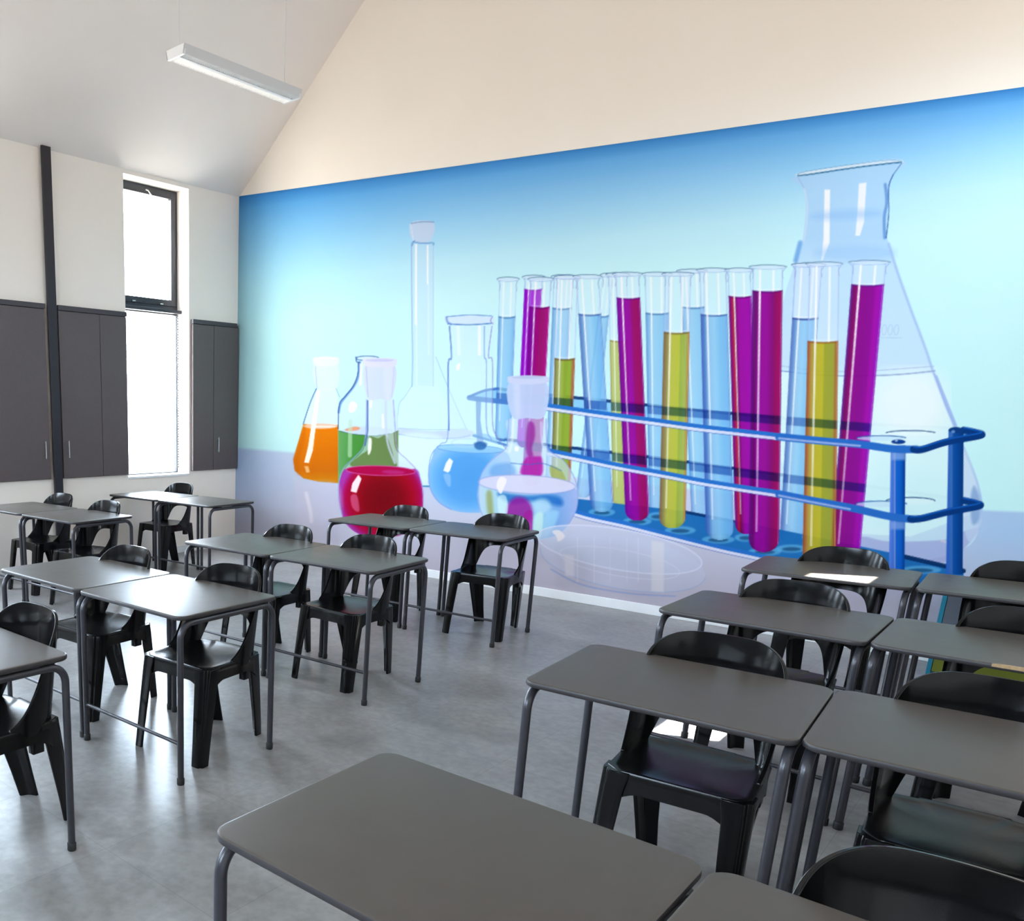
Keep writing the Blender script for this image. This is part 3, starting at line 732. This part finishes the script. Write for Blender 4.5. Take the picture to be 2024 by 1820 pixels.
for i, w in enumerate(FILL_WIN):
    simple_window('window_%d' % (6+i), 'y', w[0], w[1], w[2], w[3], -RL-0.16, [(w[0]+w[1])/2])  # unseen openings added behind the camera as fill
    portal('window_light', ((w[0]+w[1])/2, -RL-TH-0.01, (w[2]+w[3])/2), (0, 1, 0), w[1]-w[0], w[3]-w[2])

# unseen block added outside to shade the mural from the first left window
bm = bmesh.new(); box(bm, -1.60, -TH, -2.10, -1.86, 0.0, 4.1); struct(obj('light_blocker_1', bm, 'wall'))

# steel post on the left wall
bm = bmesh.new(); box(bm, 0.030, 0.056, -2.547, -2.452, 0.0, EAVE+0.012, 0.003)
t = obj('steel_post', bm, 'post'); tag(t, 'dark steel post standing against the left wall between two cabinets', 'post')
for zb_ in (0.5, 2.9):
    tf = bmesh.new(); box(tf, 0.0, 0.030, -2.520, -2.480, zb_, zb_+0.08); obj('wall_bracket', tf, 'post', t)

# wall cabinets
def cabinet(label, y0, y1, seams, handles, top, cap_y1=None):
    c = thing('wall_cabinet', label, 'cabinet', (0, (y0+y1)/2, 0.915), 0, 'charcoal wall cabinets')
    oy = (y0+y1)/2
    ztop = top-0.915
    bm = bmesh.new(); box(bm, 0.0, 0.020, y0-oy, y1-oy, 0, ztop-0.02, 0.001); obj('body', bm, 'cabinet', c)
    bm = bmesh.new(); box(bm, 0.0, 0.046, y0-oy+0.002, (cap_y1 or y1)-oy, ztop-0.045, ztop, 0.002); obj('header_rail', bm, 'rail', c)
    edges = [y0+0.002]+seams+[y1-0.002]
    doors = []
    for a, b in zip(edges, edges[1:]):
        bm = bmesh.new(); box(bm, 0.021, 0.040, a-oy+0.003, b-oy-0.003, 0.004, ztop-0.050, 0.0015)
        doors.append((a, b, obj('door', bm, 'cabinet', c)))
    for hy in handles:
        for a, b, d in doors:
            if a <= hy <= b:
                bm = bmesh.new()
                tube_path(bm, [(0.041, hy-oy, 0.215), (0.066, hy-oy, 0.22)], 0.004, 8); tube_path(bm, [(0.041, hy-oy, 0.345), (0.066, hy-oy, 0.35)], 0.004, 8)
                box(bm, 0.064, 0.072, hy-oy-0.005, hy-oy+0.005, 0.200, 0.365, 0.002)
                obj('handle', bm, 'steel', d)
    return c
cabinet('charcoal wall cabinet left of the steel post, cut by the photo edge', -3.395, -2.570, [-3.163], [-2.640], 2.535)
cabinet('charcoal wall cabinet between the steel post and the window', -2.432, -1.618, [-1.951], [-2.375], 2.535)
cabinet('narrow charcoal wall cabinet between the window and the mural', -0.722, -0.012, [-0.405], [-0.345], 2.535, -0.05)
# ------------------------------------------------------------------ mural on the gable wall
def mural():
    st = 1.5
    A = paint_mural(455, 150, 2125, 1262, st)
    C = np.clip(A.C, 0, 1)
    R = np.array([list(RX), list(UX), list(FX)]); c = np.array(list(CAM))
    def to_px(X, Z):
        q = np.stack([X-c[0], np.zeros_like(X)-c[1], Z-c[2]], -1)@R.T
        return PPX+F_PX*q[..., 0]/q[..., 2], PPY-F_PX*q[..., 1]/q[..., 2]
    x_end = 6.86
    xs = np.linspace(0.002, x_end, 4000)
    px, _ = to_px(xs, np.full_like(xs, 2.0))
    ncol, nrow = 1120, 640
    X1 = np.interp(np.linspace(px[0], px[-1], ncol), px, xs)
    ztop = 3.869+(3.380-3.869)*X1/6.337
    T = np.linspace(0, 1, nrow)[:, None]
    Z = 0.079+(ztop[None, :]-0.079)*T
    X = np.broadcast_to(X1[None, :], Z.shape)
    U, V = to_px(X, Z)
    fi = np.clip((U-A.x0)/st, 0, A.nx-1.001); fj = np.clip((V-A.y0)/st, 0, A.ny-1.001)
    i = fi.astype(int); j = fj.astype(int); a = (fi-i)[..., None]; b = (fj-j)[..., None]
    S = C[j, i]*(1-a)*(1-b)+C[j, i+1]*a*(1-b)+C[j+1, i]*(1-a)*b+C[j+1, i+1]*a*b
    lin = np.where(S <= 0.04045, S/12.92, ((S+0.055)/1.055)**2.4)
    lin = np.clip(lin*MURAL_GAIN, 0, 0.96)
    n = nrow*ncol
    yf = -0.005
    co = np.stack([X, np.full_like(X, yf), Z], -1).reshape(-1, 3)
    idx = np.arange(n).reshape(nrow, ncol)
    q = np.stack([idx[:-1, :-1], idx[:-1, 1:], idx[1:, 1:], idx[1:, :-1]], -1).reshape(-1, 4)
    # border strip back to the wall and back face
    x0, x1, zt0, zt1 = X1[0], X1[-1], ztop[0], ztop[-1]
    back = np.array([[x0, -0.0005, 0.079], [x1, -0.0005, 0.079], [x1, -0.0005, zt1], [x0, -0.0005, zt0]])
    co = np.concatenate([co, back]); bb = [n, n+1, n+2, n+3]
    cor = [idx[0, 0], idx[0, -1], idx[-1, -1], idx[-1, 0]]
    ext = [[cor[0], cor[1], bb[1], bb[0]], [cor[1], cor[2], bb[2], bb[1]], [cor[2], cor[3], bb[3], bb[2]], [cor[3], cor[0], bb[0], bb[3]], [bb[0], bb[3], bb[2], bb[1]]]
    q = np.concatenate([q, np.array(ext)])
    me = bpy.data.meshes.new('wall_mural')
    me.vertices.add(len(co)); me.vertices.foreach_set('co', co.ravel())
    me.loops.add(len(q)*4); me.loops.foreach_set('vertex_index', q.ravel().astype(np.int32))
    me.polygons.add(len(q)); me.polygons.foreach_set('loop_start', (np.arange(len(q))*4).astype(np.int32))
    me.polygons.foreach_set('loop_total', np.full(len(q), 4, np.int32))
    me.update(calc_edges=True)
    at = me.color_attributes.new('print', 'FLOAT_COLOR', 'POINT')
    cc = np.ones((len(co), 4)); cc[:n, :3] = lin.reshape(-1, 3)
    at.data.foreach_set('color', cc.ravel())
    m = bpy.data.materials.new('printed_wall_paper'); m.use_nodes = True
    nt = m.node_tree; b_ = nt.nodes['Principled BSDF']; b_.inputs['Roughness'].default_value = 0.8; b_.inputs['Specular IOR Level'].default_value = 0.04
    an = nt.nodes.new('ShaderNodeAttribute'); an.attribute_name = 'print'
    nt.links.new(an.outputs['Color'], b_.inputs['Base Color'])
    me.materials.append(m)
    o = bpy.data.objects.new('wall_mural', me); COL.objects.link(o)
    tag(o, 'huge blue wall mural printed with laboratory flasks and a rack of test tubes', 'mural')
mural()

# ------------------------------------------------------------------ desks
DW, DD, DH, DT = 0.726, 0.611, 0.75, 0.019
def make_desk(label):
    t = thing('school_desk', label, 'desk')
    # top: rounded corners and softened edge
    def outline(inset, r, z):
        pts = []
        for cx, cy, a0 in ((DW-r, DD-r, 0), (r, DD-r, 90), (r, r, 180), (DW-r, r, 270)):
            for k in range(9):
                a = math.radians(a0+k*11.25); rr = r-inset
                pts.append((cx+math.cos(a)*rr, cy+math.sin(a)*rr, z))
        return pts
    r = 0.048
    bm = bmesh.new()
    loft(bm, [outline(0.005, r, DH-DT), outline(0.0015, r, DH-DT+0.0025), outline(0, r, DH-DT+0.006), outline(0, r, DH-0.006), outline(0.0015, r, DH-0.0022), outline(0.0045, r, DH-0.0003), outline(0.007, r, DH)])
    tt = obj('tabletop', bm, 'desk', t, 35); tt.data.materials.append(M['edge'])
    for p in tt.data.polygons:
        if p.normal.z < 0.75: p.material_index = 1  # sides and underside get the tone with painted-in shade
    R, rt, ins = 0.065, 0.0140, 0.020
    zr = DH-DT-0.004-rt
    for x in (ins, DW-ins):
        for s, y in ((1, ins), (-1, DD-ins)):
            bm = bmesh.new()
            path = [(x, y, 0.018), (x, y, 0.3), (x, y, zr-R)]
            for k in range(1, 9):
                a = math.pi/2*k/8
                path.append((x, y+s*R*(1-math.cos(a)), zr-R+R*math.sin(a)))
            tube_path(bm, path, rt, 16)
            lg = obj('leg', bm, 'tube', t, 40)
            bm = bmesh.new(); tube_path(bm, [(x, y, 0.0), (x, y, 0.004), (x, y, 0.028), (x, y, 0.030)], [0.0155, 0.0168, 0.0168, 0.0155], 16)
            obj('foot_cap', bm, 'rubber', lg, 40)
        bm = bmesh.new(); tube_path(bm, [(x, ins+R-0.002, zr), (x, DD/2, zr), (x, DD-ins-R+0.002, zr)], rt, 16)
        for yy in (0.14, DD-0.14): box(bm, x-0.006, x+0.006, yy-0.015, yy+0.015, zr+rt-0.004, DH-DT)
        obj('side_rail', bm, 'tube', t, 40)
    bm = bmesh.new(); tube_path(bm, [(ins+0.010, ins, 0.185), (DW/2, ins, 0.185), (DW-ins-0.010, ins, 0.185)], 0.0085, 12)
    obj('stretcher', bm, 'tube', t, 40)
    bm = bmesh.new(); box(bm, ins+0.012, DW-ins-0.012, 0.16, 0.185, DH-DT-0.022, DH-DT, 0.002); box(bm, ins+0.012, DW-ins-0.012, DD-0.185, DD-0.16, DH-DT-0.022, DH-DT, 0.002)
    obj('crossbar', bm, 'tube', t)
    return t

DG = 'grey school desks'
DESKS = [
 ('A', 5.962, -5.967, 0.000, 'big grey school desk nearest the camera, at the bottom of the photo'),
 ('A2', 6.698, -5.967, 0.003, 'grey school desk at the bottom right edge, beside the nearest desk'),
 ('B', 5.922, -4.582, 0.055, 'grey school desk right of the aisle, second row from the camera, left of its pair'),
 ('B2', 6.650, -4.535, 0.055, 'grey school desk cut by the right photo edge, second row from the camera'),
 ('C', 5.842, -3.221, -0.001, 'grey school desk right of the aisle, third row from the camera, left of its pair'),
 ('C2', 6.576, -3.222, 0.005, 'grey school desk with a chipped tan front edge at the right photo edge'),
 ('D', 5.788, -1.849, 0.050, 'grey school desk with a bright patch of sunlight on its top'),
 ('D2', 6.524, -1.810, 0.030, 'grey school desk nearest the low teal storage unit by the mural'),
 ('E1', 2.953, -1.922, 0.040, 'left desk of the pair in front of the red flask, closest to the mural'),
 ('E2', 3.688, -1.900, 0.052, 'right desk of the pair closest to the mural, left of the aisle'),
 ('F1', 3.067, -3.517, 0.034, 'left desk of the middle pair, left of the aisle'),
 ('F2', 3.801, -3.497, 0.053, 'right desk of the middle pair, left of the aisle'),
 ('G1', 3.139, -4.877, 0.018, 'bluish shining desk at the left photo edge, left of the brightest desk'),
 ('G2', 3.873, -4.873, 0.018, 'desk with the brightest window glare, left of the aisle'),
 ('H', 4.019, -6.088, 0.003, 'desk corner entering at the left photo edge, nearest the camera on that side'),
 ('I1', 0.364, -3.583, 0.035, 'desk at the far left photo edge in front of the steel post'),
 ('I2', 1.098, -3.557, 0.035, 'small far desk left of the pair under the window, in front of two chairs'),
 ('J1', 0.227, -2.043, 0.034, 'desk against the left wall under the window, left of its pair'),
 ('J2', 0.966, -2.017, 0.034, 'far desk in the corner by the left edge of the mural'),
]
desk0 = None; DOBJ = {}
for key, x, y, a, lab in DESKS:
    if desk0 is None: d = desk0 = make_desk(lab)
    else: d = copy_tree(desk0)
    d.location = (x, y, 0); d.rotation_euler = (0, 0, a); d['label'] = lab; d['group'] = DG
    DOBJ[key] = d
# worn edge of one desk
bm = bmesh.new()
rnd = random.Random(3); n = 16; up = []; 
for i in range(n+1):
    x = 0.335+0.32*i/n
    w = 0.0 if i in (0, n) else 0.010+0.012*rnd.random()
    up.append((x, w))
A_ = [bm.verts.new((x, -0.0008, DH-0.010)) for x, w in up]; B_ = [bm.verts.new((x, -0.0008, DH+0.0004)) for x, w in up]; C_ = [bm.verts.new((x, 0.0015+w, DH+0.0004)) for x, w in up]; D_ = [bm.verts.new((x, 0.0015+w, DH-0.010)) for x, w in up]
for i in range(n):
    for p, q in ((A_, B_), (B_, C_), (C_, D_), (D_, A_)): bm.faces.new((p[i], p[i+1], q[i+1], q[i]))
bm.faces.new((A_[0], B_[0], C_[0], D_[0])); bm.faces.new((A_[-1], B_[-1], C_[-1], D_[-1]))
ce = obj('chipped_edge', bm, 'chip', DOBJ['C2']); ce['label'] = 'bare tan chipboard where the edge broke off'

# ------------------------------------------------------------------ chairs
def catmull(P, n):
    out = []
    m = len(P)
    for i in range(m-1):
        p0, p1, p2, p3 = P[max(i-1, 0)], P[i], P[i+1], P[min(i+2, m-1)]
        for t in np.linspace(0, 1, n, endpoint=False):
            out.append(tuple(.5*((2*b)+(-a+c)*t+(2*a-5*b+4*c-d)*t*t+(-a+3*b-3*c+d)*t**3) for a, b, c, d in zip(p0, p1, p2, p3)))
    out.append(tuple(P[-1])); return out

SEAT_Z = 0.452
def make_chair(label):
    t = thing('school_chair', label, 'chair')
    # --- backrest: a curved shell that wraps forward into two side uprights
    # x, y at the top, top edge height, bottom edge height
    prof = [(0.000, 0.250, 0.842, 0.606), (0.060, 0.249, 0.842, 0.605), (0.105, 0.243, 0.839, 0.597), (0.140, 0.231, 0.829, 0.570), (0.166, 0.217, 0.815, 0.505), (0.185, 0.203, 0.800, 0.425),
            (0.205, 0.183, 0.777, 0.416), (0.218, 0.158, 0.736, 0.415), (0.224, 0.135, 0.680, 0.415), (0.226, 0.112, 0.608, 0.415), (0.226, 0.088, 0.548, 0.415),
            (0.225, 0.062, 0.504, 0.415), (0.222, 0.035, 0.473, 0.415), (0.219, 0.005, 0.456, 0.415)]
    H = np.array(catmull(prof, 5))
    for _ in range(26):                      # even out the curve; the first point stays on the axis, the last one is fixed
        H[1:-1] = H[1:-1]*0.5+(H[:-2]+H[2:])*0.25
    H[:, 0] -= H[0, 0]
    half = [tuple(v) for v in H]
    cols = [(-x, y, a, b) for x, y, a, b in half[::-1][:-1]]+half
    rows = 16
    bm = bmesh.new(); G = []
    for x, y, zt, zb in cols:
        c = []
        for k in range(rows+1):
            f = k/rows; z = zb+(zt-zb)*f
            sx = 1-(0.842-z)*0.20; dy = -(0.842-z)*0.10+0.006*max(0, (z-0.76)/0.082)**2
            bulge = 0.010*math.sin(math.pi*min(1, max(0, (z-0.60)/0.24)))*(1-abs(x)/0.23) if z > 0.6 else 0
            c.append(bm.verts.new((x*sx, y+dy+bulge, z)))
        G.append(c)
    for a, b in zip(G, G[1:]):
        for k in range(rows): bm.faces.new((a[k], b[k], b[k+1], a[k+1]))
    bmesh.ops.recalc_face_normals(bm, faces=bm.faces[:])
    if sum((f.normal.y*(1 if f.calc_center_median().y > 0.2 else 0)) for f in bm.faces) < 0:
        bmesh.ops.reverse_faces(bm, faces=bm.faces[:])
    bmesh.ops.solidify(bm, geom=bm.faces[:], thickness=0.012)
    br = obj('backrest', bm, 'plastic', t, 50)
    bv = br.modifiers.new('soften', 'BEVEL'); bv.width = 0.0045; bv.segments = 3; bv.limit_method = 'ANGLE'; bv.angle_limit = math.radians(50)
    # --- seat: dished top with a deep apron, arched between the legs
    ctr = [(-0.165, -0.208), (0.165, -0.208), (0.205, -0.170), (0.205, 0.130), (0.178, 0.182), (0.105, 0.192), (0.100, 0.205), (-0.100, 0.205), (-0.105, 0.192), (-0.178, 0.182), (-0.205, 0.130), (-0.205, -0.170)]
    # resample
    per = []
    for i in range(len(ctr)):
        a, b = Vector(ctr[i]), Vector(ctr[(i+1) % len(ctr)])
        m = max(1, int((b-a).length/0.016))
        for k in range(m): per.append(a+(b-a)*k/m)
    def zlow(p):
        # height of the apron's lower edge: low beside a leg, high between
        d = min((p-Vector(q)).length for q in ((-0.185, -0.19), (0.185, -0.19), (0.185, 0.165), (-0.185, 0.165)))
        return SEAT_Z-0.068-0.065*max(0, 1-d/0.095)**1.6
    bm = bmesh.new(); rings = []
    for f in (0.0001, 0.15, 0.3, 0.45, 0.6, 0.75, 0.87, 0.95, 0.985, 1.0):
        dz = -0.014*(1-f**3) if f < 0.95 else 0
        dz += {0.95: -0.001, 0.985: -0.002, 1.0: -0.008}.get(f, 0)
        rings.append([bm.verts.new((p.x*f, p.y*f-0.004*(1-f), SEAT_Z+dz+0.020*max(0, p.y*f-0.12))) for p in per])
    for f in (0.35, 0.7, 1.0):
        rings.append([bm.verts.new((p.x*(1+0.012*f), p.y*(1+0.012*f), (SEAT_Z-0.008)*(1-f)+zlow(p)*f)) for p in per])
    n = len(per)
    for a, b in zip(rings, rings[1:]):
        for k in range(n): bm.faces.new((a[k], a[(k+1) % n], b[(k+1) % n], b[k]))
    bm.faces.new(rings[0][::-1])
    bmesh.ops.recalc_face_normals(bm, faces=bm.faces[:])
    up = [f for f in bm.faces if abs(f.normal.z) > 0.9 and f.calc_center_median().z > SEAT_Z-0.03]
    if sum(f.normal.z for f in up) < 0: bmesh.ops.reverse_faces(bm, faces=bm.faces[:])
    bmesh.ops.solidify(bm, geom=bm.faces[:], thickness=0.006)
    for sx in (-1, 1):       # stacking lugs under the apron
        x0, x1 = sorted((sx*0.172, sx*0.204))
        box(bm, x0, x1, 0.055, 0.105, SEAT_Z-0.112, SEAT_Z-0.05, 0.003)
    obj('seat', bm, 'seatplastic', t, 40)
    # --- legs: folded corner sections with a groove down the outer corner
    def leg(sx, sy, top, foot, w0, w1):
        rings = []
        for f in (0, 0.06, 0.14, 0.3, 0.5, 0.75, 1.0):
            z = (SEAT_Z-0.004)*(1-f)
            cx = top[0]+(foot[0]-top[0])*f; cy = top[1]+(foot[1]-top[1])*f
            w = w0+(w1-w0)*min(1, f*1.1)
            if f < 0.14: w = w0+0.006*(0.14-f)/0.14
            g = 0.26*w; th = 0.013
            # corner at the origin, arms run inward
            sec = [(w, 0), (g+0.008, 0), (g, 0.003), (g*0.75, g*0.75+0.002), (0.003, g), (0, g+0.008), (0, w), (th*0.6, w+0.002), (th, w), (th+0.012, th+0.020), (th+0.020, th+0.012), (w, th), (w+0.002, th*0.6)]
            rings.append([(sx*(cx-a), sy*(cy-b), z) for a, b in sec])
        bm = bmesh.new(); loft(bm, rings)
        o = obj('leg', bm, 'plastic', t, 35)
        bv = o.modifiers.new('soften', 'BEVEL'); bv.width = 0.002; bv.segments = 2; bv.limit_method = 'ANGLE'; bv.angle_limit = math.radians(35)
    for sx in (-1, 1):
        leg(sx, -1, (0.212, 0.214), (0.219, 0.270), 0.078, 0.056)
        leg(sx, 1, (0.208, 0.190), (0.162, 0.272), 0.094, 0.058)
    return t

CHAIRS = [   # x, y of the middle of the back's top edge; turn in degrees
 ('B', 6.275, -3.875, 6, 'black plastic chair tucked behind the second desk right of the aisle, its whole seat visible'),
 ('B2', 6.950, -3.815, 4, 'black plastic chair behind the second-row desk cut by the right photo edge'),
 ('A2', 7.020, -5.225, 3, 'largest black chair back, at the bottom right corner of the photo'),
 ('C', 6.210, -2.575, 3, 'black plastic chair behind the third-row desk just right of the aisle'),
 ('C2', 6.960, -2.540, 3, 'black chair behind the desk with the chipped tan edge'),
 ('D', 6.140, -1.225, 4, 'black chair behind the desk with the sunlight patch, under the blue rack posts'),
 ('D2', 6.870, -1.095, 3, 'black chair in front of the low teal storage unit at the right photo edge'),
 ('E1', 3.300, -1.270, 3, 'black chair below the red flask of the mural, left of the pair nearest the mural'),
 ('E2', 4.085, -1.215, 8, 'black chair below the clear round flask of the mural, right of the pair nearest it'),
 ('F1', 3.465, -2.865, 3, 'black chair behind the left desk of the middle pair left of the aisle'),
 ('F2', 4.105, -2.850, 1, 'black chair behind the right desk of the middle pair left of the aisle'),
 ('G1', 3.470, -4.210, 4, 'black chair with a shining back behind the bluish desk left of the brightest desk'),
 ('G2', 4.255, -4.185, 6, 'black chair tucked behind the desk with the brightest window glare'),
 ('H', 4.360, -5.365, 3, 'black chair behind the desk corner at the left photo edge'),
 ('I1', 0.665, -2.835, 3, 'dull black chair in front of the foot of the steel post'),
 ('I2', 1.435, -2.885, 3, 'black chair with a shining back, right of the chair by the steel post'),
 ('J2', 0.520, -1.270, 3, 'black chair at the wall under the window, nearest the room corner'),
]
chair0 = None
for key, x, y, deg, lab in CHAIRS:
    if chair0 is None: c = chair0 = make_chair(lab)
    else: c = copy_tree(chair0)
    a = math.radians(deg)
    c.location = (x+0.25*math.sin(a), y-0.25*math.cos(a), 0); c.rotation_euler = (0, 0, a)
    c['label'] = lab; c['group'] = 'black plastic school chairs'

# ------------------------------------------------------------------ low storage unit in the right corner
su = thing('storage_unit', 'low storage unit with teal side, grey drawer and olive drawer, at the mural', 'storage unit', (6.515, -0.42, 0))
sw = RW-0.03-6.515
bm = bmesh.new()
for x0, x1 in ((0, 0.022), (sw-0.022, sw)): box(bm, x0, x1, 0, 0.385, 0, 0.56, 0.001)
box(bm, 0.022, sw-0.022, 0.0, 0.385, 0.540, 0.56); box(bm, 0.022, sw-0.022, 0.012, 0.385, 0.0, 0.03); box(bm, 0.022, sw-0.022, 0.375, 0.385, 0.03, 0.540)
obj('carcass', bm, 'teal', su)
for k, (z0, z1, mt) in enumerate(((0.034, 0.222, 'olive'), (0.228, 0.536, 'slate'))):
    for x0, x1 in ((0.025, sw/2-0.002), (sw/2+0.002, sw-0.025)):
        bm = bmesh.new(); box(bm, x0, x1, 0.001, 0.35, z0, z1, 0.002)
        d = obj('drawer', bm, mt, su)
        d['label'] = 'olive green drawer' if mt == 'olive' else 'slate grey drawer'
        bm = bmesh.new(); box(bm, (x0+x1)/2-0.04, (x0+x1)/2+0.04, -0.014, 0.001, z1-0.045, z1-0.035, 0.002); obj('handle', bm, 'steel', d)

# ------------------------------------------------------------------ hanging fluorescent lamp
LX, LY0, LY1, LZ = 2.0, -2.640, -1.385, 4.03
pl = thing('pendant_lamp', 'white hanging fluorescent lamp under the sloping ceiling', 'lamp', (LX, (LY0+LY1)/2, LZ))
L2 = (LY1-LY0)/2
bm = bmesh.new()     # housing: shallow channel with a spine on top
prism(bm, [(-0.030, 0.050), (0.030, 0.050), (0.026, 0.062), (-0.026, 0.062)], 'y', -L2+0.05, L2-0.05)
prism(bm, [(-0.100, 0.046), (0.100, 0.046), (0.100, 0.050), (-0.100, 0.050)], 'y', -L2+0.01, L2-0.01)
obj('housing', bm, 'lampwhite', pl)
bm = bmesh.new()     # side wings
prism(bm, [(0.100, 0.050), (0.104, 0.050), (0.086, -0.010), (0.082, -0.010)], 'y', -L2, L2)
obj('side_wing', bm, 'lightgrey', pl)
bm = bmesh.new()
prism(bm, [(-0.100, 0.050), (-0.104, 0.050), (-0.086, -0.010), (-0.082, -0.010)], 'y', -L2, L2)
obj('side_wing', bm, 'lightgrey', pl)
bm = bmesh.new()
prism(bm, [(-0.022, 0.046), (0.022, 0.046), (0.014, -0.008), (-0.014, -0.008)], 'y', -L2+0.02, L2-0.02)
obj('centre_reflector', bm, 'lampwhite', pl)
for y in (-L2, L2-0.02):
    bm = bmesh.new(); prism(bm, [(-0.104, 0.052), (0.104, 0.052), (0.086, -0.012), (-0.086, -0.012)], 'y', y, y+0.02); obj('end_cap', bm, 'lampwhite', pl)
for s in (-1, 1):
    bm = bmesh.new()
    x0, x1 = sorted((s*0.018, s*0.083))
    kf = 0
    while kf < 58:
        yy = -L2+0.03+kf*(2*L2-0.06)/58; box(bm, x0, x1, yy, yy+0.002, -0.008, 0.012); kf += 1
    obj('louvre', bm, 'lampwhite', pl)
    bm = bmesh.new(); tube_path(bm, [(s*0.052, -L2+0.03, 0.030), (s*0.052, 0, 0.030), (s*0.052, L2-0.03, 0.030)], 0.008, 12)
    obj('fluorescent_tube', bm, 'lamp' if s < 0 else 'lampwhite', pl, 40)
zc = EAVE+SLOPE*LX-LZ
for y in (-L2+0.04, L2-0.10):
    bm = bmesh.new(); tube_path(bm, [(0, y, 0.058), (0, y, zc)], 0.0022, 6); obj('suspension_wire', bm, 'lightgrey', pl)
